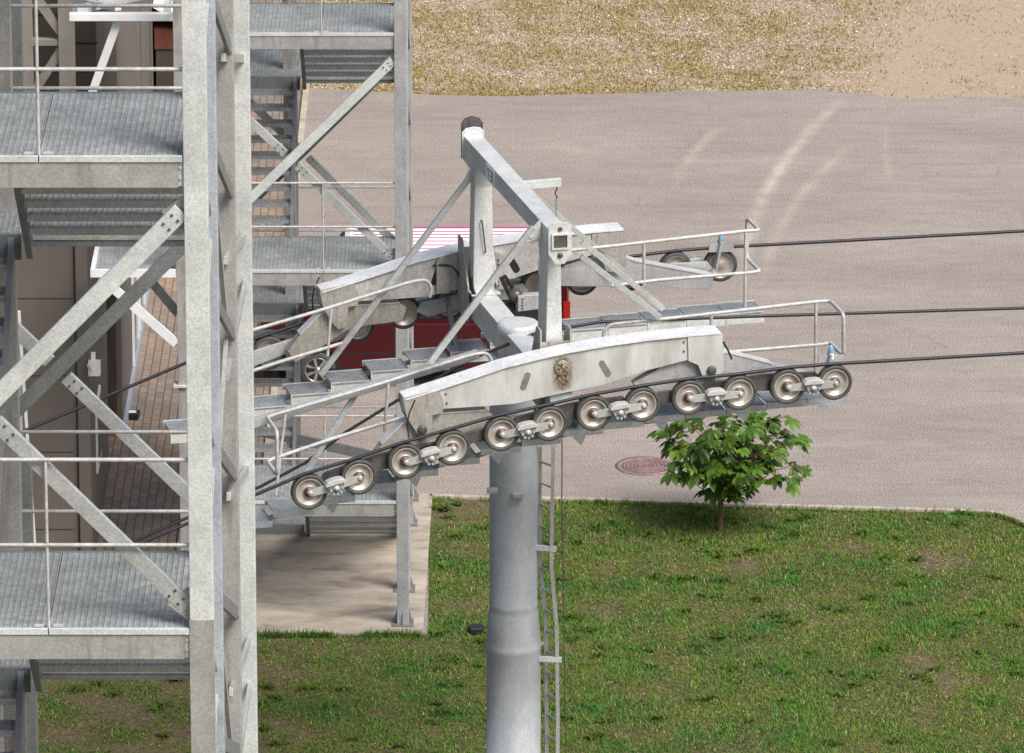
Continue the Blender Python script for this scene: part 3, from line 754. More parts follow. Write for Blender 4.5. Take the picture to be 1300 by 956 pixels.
# crossarm
def abox(t0, t1, s, z0, z1, w, m, name, parent=None, bev=.006, lab=None):
    b = MB(); vs = []
    for q in (Rq+t0, Rq+t1):
        vs += [Wd(s-w/2, q, z0), Wd(s+w/2, q, z0), Wd(s+w/2, q, z1), Wd(s-w/2, q, z1)]
    b.add(vs, [(0,1,2,3), (7,6,5,4), (0,4,5,1), (1,5,6,2), (2,6,7,3), (3,7,4,0)])
    return b.build(name, m, parent or LT, bev)
abox(-2.55, -.25, head_s, head_z-.42, head_z-.04, .30, M['tower'], 'crossarm')
abox(.25, 2.55, head_s, head_z-.42, head_z-.04, .30, M['tower'], 'crossarm')
# gantry
gt_z = PN(650, 229, Rq)[1]
bar_o = abox(-2.25, 2.45, head_s, gt_z-.24, gt_z, .25, M['tower'], 'gantry_bar')
for t, sgn in ((2.45, 1), (-2.25, -1)):
    b = MB(); q0 = Rq+t; q1 = q0+sgn*.018
    pts = [(-.155,-.30),(-.155,.06),(-.10,.11),(.0,.125),(.10,.11),(.155,.06),(.155,-.30),(.06,-.44),(-.06,-.44)]
    b.prism([Wd(head_s+x, q0, gt_z+z) for x, z in pts], c_*(sgn*.02))
    e = b.build('end_plate', M['tower'], bar_o, .003)
    b = MB(); b.prism([Wd(head_s+x, q0+sgn*.021, gt_z+z) for x, z in ((-.09,-.22),(.09,-.22),(.09,-.05),(-.09,-.05))], c_*(sgn*.003)); b.build('opening_plate', M['greasy'], e)  # dark plate for the square hole, its inner shade is in the colour
    b = MB(); b.lathe(Wd(head_s, q0+sgn*.02, gt_z-.32), c_*sgn, [(.035,0),(.035,.02),(.015,.03)], 14); b.lathe(Wd(head_s, q0+sgn*.02, gt_z+.03), c_*sgn, [(.03,0),(.03,.015)], 12); b.build('bolt', M['boltdark'], e)
    b = MB()  # square frame round the dark plate
    for x0, x1, z0, z1 in ((-.115,.115,-.05,-.03),(-.115,.115,-.24,-.22),(-.115,-.09,-.2199,-.0501),(.09,.115,-.2199,-.0501)):
        b.prism([Wd(head_s+x, q0+sgn*.021, gt_z+z) for x, z in ((x0,z0),(x1,z0),(x1,z1),(x0,z1))], c_*(sgn*.022))
    b.build('opening_frame', M['tower'], e)
b = MB()
b.prism([Wd(head_s+x, Rq-2.30, gt_z+z) for x, z in ((-.15,-.32),(-.15,.16),(-.10,.23),(0,.26),(.10,.23),(.15,.16),(.15,-.32))], c_*-.03); b.build('far_plate', M['greasy'], bar_o)
for t, pw, pd in ((1.95, .18, .42), (-1.80, .24, .24)):
    b = MB(); z0 = head_z-.035; z1 = gt_z-.245; q = Rq+t
    vs = []
    for z, w, dq in ((z0, pw+.06, pd+.04), (z1-.32, pw, pd), (z1-.12, pw, pd+.12), (z1, pw, pd+.34)):
        vs += [Wd(head_s-w/2, q-dq/2, z), Wd(head_s+w/2, q-dq/2, z), Wd(head_s+w/2, q+dq/2, z), Wd(head_s-w/2, q+dq/2, z)]
    fs = [(3,2,1,0), (12,13,14,15)]
    for k in (0, 4, 8):
        for i in range(4): j = (i+1)%4; fs.append((k+i, k+j, k+4+j, k+4+i))
    b.add(vs, fs); po = b.build('gantry_post', M['tower'], LT, .012)
    hz = (z0+z1)/2-.1
    b = MB(); f = q+pd/2+.005
    b.tube(rounded([Wd(head_s+.02, f, hz-.22), Wd(head_s+.02, f+.05, hz-.22), Wd(head_s-.03, f+.05, hz+.22), Wd(head_s-.03, f, hz+.22)], .02), .010); 
    if t < 0: b.build('grab_handle', M['boltdark'], po)
    b = MB(); b.prism([Wd(head_s+x, q+y, z0+.001) for x, y in ((-.2,-.28),(.2,-.28),(.2,.28),(-.2,.28))], (0,0,.025)); b.build('foot_plate', M['tower'], po)
# number plate on the left face of the gantry bar
pl_q = Rq-.75
f0 = head_s-.125-.004
b = MB(); b.prism([Wd(f0, pl_q+a, gt_z+z) for a, z in ((-.24,-.235),(.24,-.235),(.24,-.02),(-.24,-.02))], r_*-.006); plo = b.build('number_plate', M['rustpaper'], bar_o)
b = MB(); fx = f0-.0075
def seg(a0, a1, z0, z1): b.prism([Wd(fx, pl_q+a, gt_z+z) for a, z in ((a0,z0),(a1,z0),(a1,z1),(a0,z1))], r_*-.002)
for z in (-.06,-.12,-.18): seg(.04, .13, z-.014, z+.006)
seg(.115,.14,-.195,-.05); seg(-.10,-.08,-.19,-.06); seg(-.13,-.101,-.085,-.065)
b.build('plate_marking', M['boltdark'], plo)
# struts
def strut(u0, v0, u1, v1, q, w=.075, h=.06, m='galv_brace'):
    b = MB(); b.bar(at(u0, v0, q), at(u1, v1, q), h, w); o = b.build('strut', M[m], LT, .004)
    return o
qf, qn = Rq-1.80, Rq+2.0
strut(605, 214, 407, 476, qf); strut(677, 288, 545, 461, qn, .08)
strut(739, 307, 842, 392, qn+.15); strut(738, 325, 838, 403, qn-.2); strut(648, 222, 790, 344, qf)
for u, v, q in ((603, 206, qf), (677, 286, qn)):
    b = MB(); pts = [at(u+9, v-9, q), at(u+9, v+16, q), at(u-4, v+20, q), at(u-14, v+22, q), at(u-8, v+10, q)]
    b.prism(pts, c_*.02); b.prism([p+c_*.021 for p in (at(u-5,v+12,q), at(u-1,v+12,q), at(u-1,v+16,q), at(u-5,v+16,q))], c_*.012); b.build('strut_gusset', M['tower'], LT)
# control box and hoses on the crossarm
sb_, zb_b = PN(672, 380, Rq-1.5)
b = MB(); b.prism([Wd(sb_+x, Rq-1.5, zb_b+z) for x, z in ((-.19,-.12),(.19,-.10),(.19,.10),(-.19,.10))], c_*.14); bx_ = b.build('control_box', M['galv_far'], LT, .006)
b = MB()
for k in range(4): b.lathe(Wd(sb_-.13, Rq-1.36, zb_b-.08+k*.045), c_, [(.012,0),(.012,.01)], 6)
b.build('bolt', M['boltdark'], bx_)
for (pts) in (((636,352),(645,372),(655,392)), ((640,350),(652,365),(650,398)), ((636,384),(652,388),(668,392)), ((598,352),(600,372),(612,384))):
    b = MB(); b.tube(rounded([at(u, v, Rq-1.55) for u, v in pts], .1), .028, 7); b.build('hose', M['cable'], LT)
b = MB(); b.lathe(at(652, 372, Rq-1.6), c_, [(.09,0),(.09,.16),(.05,.20),(0,.20)], 18); b.build('pump', M['greasy'], LT)
# davit arm with hook and line
b = MB(); q = Rq-.1; b.bar(at(655, 236, q), at(712, 231, q), .07, .11); dv = b.build('davit_arm', M['tower'], LT, .004)
b = MB(); p = at(706, 237, q)
b.tube([p+Vector((.012*math.sin(i*1.1), 0, -.02*i)) for i in range(9)], .010); b.cyl(p+Vector((0,0,-.14)), p+Vector((0,0,-.62)), .005, 6); b.build('hook_line', M['boltdark'], dv)
# ladder
b = MB(); q = Rq
r1 = [(686,450),(685,712),(693,790),(694,900),(694,1190)]; r2 = [(703,450),(699,712),(706,790),(707,900),(707,1190)]
L1 = [at(u, v, q) for u, v in r1]; L2 = [at(u, v, q+.26) for u, v in ((u+1, v+7) for u, v in r2)]
L1[-1].z = .03; L2[-1].z = .03
for L_ in (L1, L2):
    for a, c in zip(L_[:-1], L_[1:]): b.bar(a, c, .05, .05, (0,1,0))
ld = b.build('ladder', M['galv_far'], LT)
def onl(L_, z):
    for a, c in zip(L_[:-1], L_[1:]):
        if c.z <= z <= a.z: return a.lerp(c, (a.z-z)/(a.z-c.z))
    return L_[-1]
z = .35
while z < L1[0].z-.1:
    b = MB(); b.cyl(onl(L1, z), onl(L2, z), .016, 8); b.build('rung', M['galv_far'], ld); z += .30
for v in (692, 833, 560, 980):
    z = tz(v); b = MB(); e2 = onl(L2, z); b.bar(Vector((base.x+.30, base.y-.1, z)), e2+Vector((.06,-.02,0)), .04, .07); b.build('ladder_bracket', M['galv_near'], ld); b = MB()
    b.bar(Vector((base.x+.2, base.y+.1, z+.15)), onl(L1, z+.15)+Vector((.03,0,0)), .03, .04); b.build('ladder_bracket', M['galv_near'], ld)
b = MB(); b.tube([L2[0]+Vector((.10,.02,0)), onl(L2, tz(650))+Vector((.13,.02,0)), onl(L2, tz(1000))+Vector((.12,.02,0)), Vector((L2[-1].x+.12, L2[-1].y, .03))], .008, 6); b.build('safety_cable', M['boltdark'], ld)

# ---- rope trains (near one traced; far one mirrored across the pylon axis)
wheels = [(393,625),(456,606),(515,586),(575,569),(637,551),(698,538),(754,525),(816,514),(875,505),(939,499),(1000,491),(1060,486)]
WR = .232
Wc = [PN(u, v, .04) for u, v in wheels]
def train(mir):
    sg = -1 if mir else 1
    def T3(s, q, z): return Wd(s, (-GA-q) if mir else q, z)
    cd = c_*sg
    def pz(u, v, q): s, z = PN(u, v, q); return (s, z)
    def poly(pts, qref, q0, q1, mb):
        P = [pz(u, v, qref) for u, v in pts]
        mb.prism([T3(s, q0, z) for s, z in P], cd*(q1-q0)); return P
    # main beam
    q0, q1 = -.45, -.15
    bm = [(514,508),(556,495),(600,480.5),(640,467),(680,457),(720,448),(772,439),(822,432),(872,427),(915,423.5),(914,452),(874,457),(820,471),(768,488.5),(704,501.5),(653,513),(615,516),(560,519.5),(516,528)]
    b = MB(); poly(bm, q1, q0, q1, b); B = b.build('main_beam', M['beam_far'] if mir else M['beam'], LT, .006)
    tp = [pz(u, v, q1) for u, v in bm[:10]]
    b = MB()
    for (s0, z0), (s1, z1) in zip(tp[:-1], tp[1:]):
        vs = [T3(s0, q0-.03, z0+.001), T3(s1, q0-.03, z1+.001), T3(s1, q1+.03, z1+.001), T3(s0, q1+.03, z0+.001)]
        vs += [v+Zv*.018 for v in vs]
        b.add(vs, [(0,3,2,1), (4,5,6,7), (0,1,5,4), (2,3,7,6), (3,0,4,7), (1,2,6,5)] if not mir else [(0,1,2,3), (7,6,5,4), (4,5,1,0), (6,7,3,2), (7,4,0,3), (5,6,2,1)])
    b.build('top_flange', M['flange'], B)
    # end plates
    for pts, pv, mt in (([(511,506),(557,494),(563,510),(562,524),(549,527),(547,552),(536,556),(530,551),(517,531)], (536,545), 'beam_dirty'),
                        ([(873,428),(917,424),(919,470),(910,480),(892,478),(886,463),(874,458)], (903,470), 'beam')):
        b = MB(); poly(pts, q1+.012, q1+.004, q1+.022, b); poly(pts, q1+.012, q0-.02, q0-.004, b); e = b.build('pivot_plate', M['beam_dirty' if mir else mt], B)
        s, z = pz(pv[0], pv[1], q1+.02); b = MB(); b.lathe(T3(s, q1+.02, z), cd, [(.062,0),(.062,.03),(.045,.045),(.0,.045)], 20); b.build('pivot_pin', M['boltdark'], e)
    # centre pivot with bolts and rust
    s, z = pz(714, 467, q1)
    b = MB(); b.lathe(T3(s, q1+.001, z), cd, [(.105,0),(.105,.012),(.098,.016),(.0,.016)], 28); e = b.build('centre_pin', M['bronze'], B)
    b = MB(); d = (r_*.70-Zv*.70); pp = T3(s, q1+.019, z); b.bar(pp-d*.098, pp+d*.098, .010, .012, c_)
    for k in range(4): a = k*PI/2+.2; p = T3(s+.05*math.cos(a), q1+.018, z+.05*math.sin(a)); b.lathe(p, cd, [(.013,0),(.013,.008)], 8)
    b.lathe(T3(s, q1, z), cd, [(.112,0),(.112,.006)], 28)
    b.build('pin_keeper', M['hubdark'], e)
    b = MB(); P = [T3(s+x, q1+.0015, z+y) for x, y in ((-.20,-.33),(.22,-.31),(.19,.16),(-.19,.16))]
    b.add(P, [(0,1,2,3)]); ro = b.build('rust_stain', M['rust'], B); uv = ro.data.uv_layers.new(name='UVMap')
    for i, c in enumerate(((0,0),(1,0),(1,1),(0,1))): uv.data[i].uv = c
    # slots: raised plates, the shade of the holes put into their dark colour
    for u, v, sl in ((667,484,.35), (768,468,-.5)):
        s, z = pz(u, v, q1); b = MB(); pts = []
        dx, dz = math.sin(sl), math.cos(sl)
        for k in range(17):
            a = PI*k/8; e_ = .082 if math.sin(a) > 0 else -.082
            x, y = .043*math.cos(a), .043*math.sin(a)+e_
            pts.append(T3(s+x*dz+y*dx, q1+.001, z-x*dx+y*dz))
        b.prism(pts[:-1], cd*.003); b.build('slot_plate', M['slot_plate'], B)
    b = MB(); s, z = pz(900, 448, q1)
    b.box(T3(s-.004, q1+.0005, z-.2), T3(s+.004, q1+.003, z+.2)) if False else None
    # inner face: doubler plate, hose and black plates painted as shaded slots
    if mir:
        e0 = q0-.003
        for u, v, sl in ((667,484,.35), (768,468,-.5)):
            s, z = pz(u, v, q1); b = MB(); pts = []; dx, dz = math.sin(sl), math.cos(sl)
            for k in range(16):
                a = PI*k/8; e_ = .10 if math.sin(a) > 0 else -.10; x, y = .05*math.cos(a), .05*math.sin(a)+e_
                pts.append(T3(s+x*dz+y*dx, e0, z-x*dx+y*dz))
            b.prism(pts, cd*-.004); b.build('slot_plate', M['black'], B)
        s, z = pz(690, 478, q1)
        b = MB(); b.tube(rounded([T3(s-.3, e0-.02, z+.10), T3(s-.05, e0-.10, z+.12), T3(s+.1, e0-.12, z-.15), T3(s+.25, e0-.05, z-.45)], .15), .014, 6); b.build('hose', M['cable'], B)
        for ds in (-.42, .35):
            b = MB(); b.prism([T3(head_s+ds+x, e0, z+y) for x, y in ((-.09,-.30),(.09,-.30),(.09,.16),(.03,.22),(-.03,.22),(-.09,.16))], cd*-.05); b.build('doubler_plate', M['beam_dirty'], B, .004)
        b = MB()
        for k in range(7): b.lathe(T3(head_s+.35, e0-.051, z-.24+k*.06), -cd, [(.014,0),(.014,.012)], 6)
        b.build('bolt', M['boltdark'], B)
    # row of bolts along the seam near each end plate
    b = MB()
    for (u, v) in ((566,500),(567,512),(868,434),(868,446)):
        s, z = pz(u, v, q1); b.lathe(T3(s, q1, z), cd, [(.014,0),(.014,.012)], 6)
    b.build('bolt', M['boltdark'], B)
    # hanger brackets to crossarm
    sh = head_s
    b = MB()
    zb = head_z
    for ds in (-.20, .20):
        b.prism([T3(sh+ds-.012, q0-.045, zb-.45), T3(sh+ds-.012, q0-.60, zb-.45), T3(sh+ds-.012, q0-.60, zb+.05), T3(sh+ds-.012, q0-.25, zb+.62), T3(sh+ds-.012, q0-.045, zb+.62)], r_*.024)
    b.prism([T3(sh-.187, q0-.06, zb-.44), T3(sh+.187, q0-.06, zb-.44), T3(sh+.187, q0-.06, zb+.45), T3(sh-.187, q0-.06, zb+.45)], cd*-.02)
    b.build('hanger_bracket', M['beam_dirty'], LT)
    # secondary arms
    sec_l = [(470,588),(486,566),(512,540),(536,530),(560,527),(619,523),(628,530),(622,547),(574,553),(548,560),(500,592),(480,602)]
    sec_r = [(806,489),(838,470),(873,455),(903,452),(926,450),(981,464),(1036,478),(1040,492),(1024,500),(960,494),(903,492),(850,494),(812,499)]
    for pts, pc in ((sec_l, (548,542)), (sec_r, (903,470))):
        if mir and pc[0] > 700: pts = [(806,489),(838,474),(873,462),(903,456),(933,467),(1036,486),(1034,505),(929,496),(903,500),(850,500),(812,499)]
        b = MB(); poly(pts, -.16, -.38, -.22, b); A = b.build('secondary_arm', M['beam_dirty'] if pc[0] < 700 else M['galv_far'], LT, .005)
        n_ = len(pts)//2
        b = MB(); P = [pz(u, v, -.16) for u, v in pts[:6]]
        for (s0, z0), (s1, z1) in zip(P[1:5], P[2:6]):
            b.bar(T3(s0, -.30, z0+.008), T3(s1, -.30, z1+.008), .18, .014)
        b.build('arm_flange', M['tower'], A)
    # bogie beams: thick greasy plates between the wheels
    for k0, k1 in ((0, 1), (2, 3), (4, 5), (1, 2), (3, 4)):
        (sa, za), (sb, zb_) = [tuple((Wc[2*k][j]+Wc[2*k+1][j])/2 for j in (0, 1)) for k in (k0, k1)]
        if (k0, k1) in ((1, 2), (3, 4)):
            if mir: continue
            dz = .0; hh = .15
        else: dz = .05; hh = .10 if mir else .17
        b = MB(); P = [(sa-.18, za+dz-.06), (sa-.1, za+dz+hh*.45), (sa*.5+sb*.5, (za+zb_)/2+dz+hh*.75), (sb+.1, zb_+dz+hh*.45), (sb+.18, zb_+dz-.06), (sb, zb_-.10), ((sa+sb)/2, (za+zb_)/2-.05), (sa, za-.10)]
        b.prism([T3(s_, -.13, z_) for s_, z_ in P], cd*.05); b.build('bogie_beam', M['galv_brace'] if mir else M['greasy'], LT, .004)
    # wheels
    for i, (s, z) in enumerate(Wc):
        c = T3(s, .0, z)
        b = MB(); b.lathe(c, cd, [(.195,-.045),(.195,-.03),(.185,.0),(.190,.035),(.183,.045),(.165,.042),(.15,.012),(.09,.0),(.065,.02),(.05,.03),(.0,.03)], 36, caps=False)
        b.lathe(c, -cd, [(.186,.044),(.168,.040),(.15,.015),(.09,.006),(.06,.02),(.0,.03)], 30, caps=False)
        w = b.build('sheave', M['rim'], LT)
        b = MB(); b.lathe(c, cd, [(.186,-.052),(.218,-.056),(.232,-.050),(WR,-.03),(.222,-.012),(.222,.012),(WR,.03),(.232,.050),(.218,.056),(.200,.054),(.186,.048),(.186,-.052)], 40, caps=False); b.build('tyre', M['rubber_sheave'], w)
        b = MB(); b.lathe(c, cd, [(.074,.019),(.070,.030),(.060,.040),(.024,.047),(.022,.075),(.0,.075)], 18); b.build('hub', M['hubdark'], w)
    for k in range(6):
        (s0, z0), (s1, z1) = Wc[2*k], Wc[2*k+1]
        a = T3(s0, .085, z0); c = T3(s1, .085, z1); m = (a+c)/2; d = (c-a).normalized(); up = d.cross(c_).normalized()
        if up.z < 0: up = -up
        b = MB(); b.bar(a, m, .085, .028, c_, 1.3); b.bar(c, m, .085, .028, c_, 1.3)
        for p in (a, c): b.lathe(p-cd*.014, cd, [(.040,0),(.040,.03),(.018,.034),(.018,.05)], 14)
        ro = b.build('rocker_arm', M['galv_brace'], LT)
        b = MB(); pts = []
        for x, y in ((-.085,-.06),(-.115,.02),(-.118,.05),(-.085,.08),(-.03,.09),(.03,.09),(.085,.08),(.118,.05),(.115,.02),(.085,-.06),(.04,-.095),(-.04,-.095)):
            pts.append(m + d*x + up*y - cd*.03)
        b.prism(pts, cd*.10); cp = b.build('pivot_block', M['galv_dark'], ro, .012)
        b = MB(); b.prism([m+d*x+up*y-cd*.05 for x, y in ((-.135,.035),(-.132,.068),(-.10,.098),(-.04,.11),(.04,.11),(.10,.098),(.132,.068),(.135,.035))], cd*.14); b.build('block_cap', galv_cap, cp, .012)
        b = MB(); b.lathe(m+cd*.07-up*.02, cd, [(.044,0),(.044,.012),(.024,.013),(.024,.02),(.0,.02)], 18)
        for x, y in ((-.075,-.02),(.075,-.02),(-.05,-.075),(.05,-.075),(0,-.088)): b.lathe(m+cd*.07+d*x+up*y, cd, [(.016,0),(.016,.014)], 8)
        b.build('block_bolt', M['galv_brace'], cp)
    # walkway of separate grated steps
    qa, qb = -.52, -1.04
    def ropez(s):
        for (a0, b0), (a1, b1) in zip(Wc[:-1], Wc[1:]):
            if a0 <= s <= a1: return b0+(b1-b0)*(s-a0)/(a1-a0)
        if s < Wc[0][0]: return Wc[0][1]+(s-Wc[0][0])*(Wc[1][1]-Wc[0][1])/(Wc[1][0]-Wc[0][0])
        return Wc[-1][1]+(s-Wc[-1][0])*.08
    s = Wc[-1][0]+.32; k = 0
    while s > Wc[0][0]-.6:
        z = ropez(s-.26)-.40
        b = MB(); s0, s1 = s-.50, s
        n_ = 16
        for i in range(n_+1):
            x = s0+(s1-s0)*i/n_; b.prism([T3(x-.003, qa, z), T3(x+.003, qa, z), T3(x+.003, qa, z-.03), T3(x-.003, qa, z-.03)], cd*(qb-qa))
        for i in range(15):
            q = qa+(qb-qa)*i/14; b.prism([T3(s0, q, z-.002), T3(s1, q, z-.002), T3(s1, q, z-.028), T3(s0, q, z-.028)], cd*.004)
        o = b.build('walkway_step', M['grate_blue'], LT)
        b = MB()
        for q in (qa, qb): hq = .15 if (mir and q == qb) else .07; b.prism([T3(s0-.02, q, z+.012), T3(s1+.02, q, z+.012), T3(s1+.02, q, z-hq), T3(s0-.02, q, z-hq)], cd*.01)
        b.prism([T3(s1+.012, qa, z+.006), T3(s1+.018, qa, z+.006), T3(s1+.018, qa, z-.06), T3(s1+.012, qa, z-.06)], cd*(qb-qa))
        if k % 2 == 0: b.prism([T3(s0+.1, qa+.03, z-.071), T3(s0+.28, qa+.03, z-.071), T3(s0+.22, qa+.03, z-.20)], cd*-.02)
        b.build('step_frame', M['grate_blue'] if not mir else M['tower'], o)
        s -= .552; k += 1
    # walkway beam under the steps
    b = MB(); ss = [Wc[-1][0]+.2, head_s+.6, head_s-.6, Wc[3][0], Wc[0][0]-.4]
    for a, c in zip(ss[:-1], ss[1:]): b.bar(T3(a, -.70, ropez(a)-.47), T3(c, -.70, ropez(c)-.47), .05, .05)
    b.build('walkway_beam', M['galv_dark'], LT)
    for sa in (head_s-.3, head_s+.3):
        b = MB(); b.bar(T3(sa, -.80, ropez(sa)-.50), T3(sa, -.25, ropez(sa)+.15), .06, .08); b.build('walkway_hanger', M['galv_dark'], LT)
    # handrails on the inner edge
    qr = -1.06
    def rl(pts, r=.05): return rounded([T3(*((lambda a: (a[0], qr, a[1]))(PN(u, v, qr)))) for u, v in pts], .12)
    def rz(u, v): return PN(u, v, qr)
    def W3(a, dq=0.0): return T3(a[0], qr+dq, a[1])
    dq = .62
    for pts_t, pts_b in (([(767,440),(766,420),(775,412),(870,402),(1040,382.5),(1054,382)], [(1054,435),(1045,437),(925,447),(860,455)]),
                         ([(622,470),(625,458),(618,448),(606,449),(590,453),(480,488),(347,527),(339,530)], [(339,585),(425,556),(508,531)])):
        A = [W3(rz(*p)) for p in pts_t]; D = [W3(rz(*p)) for p in pts_b]
        a, d = rz(*pts_t[-1]), rz(*pts_b[0])
        H = MB(); H.tube(rounded(A + [W3(a, dq), W3(d, dq)] + D, .09), .026, 10); H.build('walkway_rail', M['rail'], LT)
    for (u0, v0, u1, v1) in ((903,399,903,455), (1036,385,1035,486), (362,526,350,628), (493,485,488,548)):
        H = MB(); H.cyl(rl([(u0, v0), (u1, v1)])[0], rl([(u0, v0), (u1, v1)])[-1], .022, 10); H.build('rail_post', M['rail'], LT)
    # rope guard plate + blue position switch by the last wheel
    b = MB(); poly([(1040,452),(1071,450),(1072,462),(1038,463)], -.1, -.11, -.09, b)
    b.bar(T3(Wc[-1][0]-.1, -.10, Wc[-1][1]-.02), T3(Wc[-1][0]-.03, -.10, Wc[-1][1]+.36), .16, .03); g_ = b.build('switch_bracket', M['galv_brace'], LT)
    s, z = pz(1055, 442, -.1); b = MB(); b.lathe(T3(s, -.10, z-.07), (0,0,1), [(.035,0),(.04,.04),(.03,.08),(.012,.11),(0,.12)], 12); b.build('position_switch', M['blue'], g_)
    b = MB(); b.lathe(T3(s, -.08, z-.14), (0,0,1), [(.035,0),(.035,.07)], 12); b.build('switch_lens', M['rustpaper'], g_)
    # loose control cables
    b = MB(); P = [pz(u, v, .07) for u, v in ((527,508),(519,525),(517,540),(519,556))]
    b.tube(rounded([T3(s, .07, z) for s, z in P], .2), .010, 6); b.build('control_cable', M['cable'], LT); b = MB(); P = [pz(u, v, .07) for u, v in ((918,434),(924,444),(929,456))]
    b.tube([T3(s, .07, z) for s, z in P], .014, 6); b.build('control_cable', M['cable'], LT)
    return T3, pz
galv_cap = plain('pale_cap', (.46,.455,.43), .6, .1, .2, 15)
T3n, pzn = train(False)
T3f, pzf = train(True)
# wide channel rising beside the near left railing
b = MB(); b.bar(at(318,538,-1.2), at(607,449,-1.2), .08, .12); b.build('walkway_channel', M['galv_brace'], LT, .004)
# flat stays under the near left walkway
for a in ((452,500,388,600), (566,488,455,592)):
    b = MB(); b.bar(at(a[0], a[1], -1.3), at(a[2], a[3], -1.0), .03, .075); b.build('strut', M['grate_blue'], LT)

# ---- ropes and cable
def rope_path(T3, mir):
    pts = []
    n = len(Wc)
    # left continuation
    def q3(s, z): return T3(s, .0, z)
    for i, (s, z) in enumerate(Wc):
        a = Wc[max(i-1, 0)]; c = Wc[min(i+1, n-1)]; dx, dz = c[0]-a[0], c[1]-a[1]; l = math.hypot(dx, dz)
        pts.append((s - dz/l*(WR+.015), z + dx/l*(WR+.015)))
    s0, z0 = pts[0]
    left = []
    for ds in (14, 8, 4, 2): left.append((s0-ds, z0 - ds*math.tan(math.radians(19.5)) - .0*ds))
    e = pts[-1]
    sl = (PN(1300, 448, 0)[1]-e[1])/(PN(1300, 448, 0)[0]-e[0])
    right = [(e[0]+ds, e[1]+ds*sl) for ds in (3, 9, 20, 40)]
    return [q3(s, z) for s, z in left+pts+right]
for mir, T3, lab in ((False, T3n, 'dark steel haul rope over the nearest row of sheaves'), (True, T3f, 'dark steel haul rope running over the far row of sheaves')):
    b = MB(); pp = rope_path(T3, mir); b.tube(pp, .024, 8)
    o = b.build('haul_rope', M['rope'], None, origin=pp[4]); tag(o, lab, 'rope', 'steel haul ropes of the lift')
qc = Rq+.35
cp = [(-60,860),(60,750),(170,687),(250,652),(330,618),(387,588),(440,548),(505,508),(600,455),(680,423),(760,409),(960,401.5),(1300,391),(1900,372)]
b = MB(); b.tube([at(u, v, qc) for u, v in cp], .022, 8); o = b.build('signal_cable', M['cable'], None, origin=at(700, 420, qc))
tag(o, 'thick black signal cable hanging between the two haul ropes', 'cable')

# ------------------------------------------------------------------ red van with white striped roof
Yv = G(403, 494).y
kx = lambda u, v=470: PY(u, v, Yv).x
xf, xr = kx(322), kx(723); Wv = 1.86
VT = empty('van', ((xf+xr)/2, Yv+Wv/2, 0), 'dark red van with white magenta striped roof parked behind the pylon', 'van')
Lv = xr-xf; gz = .0
prof = [(0,.42),(.02,.80),(.10,.98),(.55,1.10),(1.02,1.16),(1.30,1.45),(1.72,1.88),(1.85,1.94),(Lv-.12,1.94),(Lv-.03,1.80),(Lv,1.1),(Lv,.42),(Lv-.1,.30),(.1,.30)]
low = [(0,.42),(.02,.80),(.10,.98),(.45,1.08),(.85,1.14),(Lv,1.14),(Lv,.42),(Lv-.1,.30),(.1,.30)]
b = MB(); b.prism([(xf+x, Yv, z) for x, z in low], (0, Wv, 0)); VB = b.build('body', M['carred'], VT, .05)
# greenhouse (narrowing upward)
b = MB(); gh = [(0.80,1.13,0),(1.40,2.16,.11),(1.54,2.23,.13),(Lv-.14,2.23,.13),(Lv-.05,2.12,.10),(Lv-.01,1.13,0)]
vs = [(xf+x, Yv+i+.01, z) for x, z, i in gh]+[(xf+x, Yv+Wv-i-.01, z) for x, z, i in gh]
n_ = len(gh); fs = [tuple(range(n_)), tuple(range(n_, 2*n_))[::-1]]+[((i+1)%n_, i, n_+i, n_+(i+1)%n_) for i in range(n_)]
b.add(vs, fs); b.build('cabin', M['carred'], VT, .03)
b = MB(); b.prism([(xf+x, Yv+.16, z) for x, z in ((1.46,2.225),(Lv-.16,2.225),(Lv-.20,2.265),(1.56,2.265))], (0, Wv-.32, 0)); rf = b.build('roof', M['roofwhite'], VT, .02)
for j, (yy, w) in enumerate(((.20,.05),(.40,.03),(.62,.03),(.84,.03),(1.04,.03),(1.22,.035),(1.40,.035),(1.60,.07))):
    b = MB(); b.box((xf+1.62, Yv+yy, 2.266), (xr-.22, Yv+yy+w, 2.270)); b.build('roof_stripe', M['magenta'], rf)
b = MB(); b.prism([(xf+.86,Yv+.12,1.21),(xf+.86,Yv+Wv-.12,1.21),(xf+1.37,Yv+Wv-.2,1.95),(xf+1.37,Yv+.2,1.95)], (-.02,0,.012)); b.build('windscreen', M['glass'], VT)
for x0, x1 in ((1.42, 2.25), (2.32, 3.35), (3.42, Lv-.22)):
    t0 = 1.20; t1 = 1.88; f = lambda z: (z-1.13)/.90*.11 - .001
    xx0 = x0+.30 if x0 < 1.5 else x0
    b = MB(); b.add([(xf+x0, Yv+f(t0), t0), (xf+x1, Yv+f(t0), t0), (xf+x1, Yv+f(t1), t1), (xf+xx0+.12*(x0 < 1.5), Yv+f(t1), t1)], [(0,1,2,3)]); b.build('window', M['glass'], VT)
wz = .325
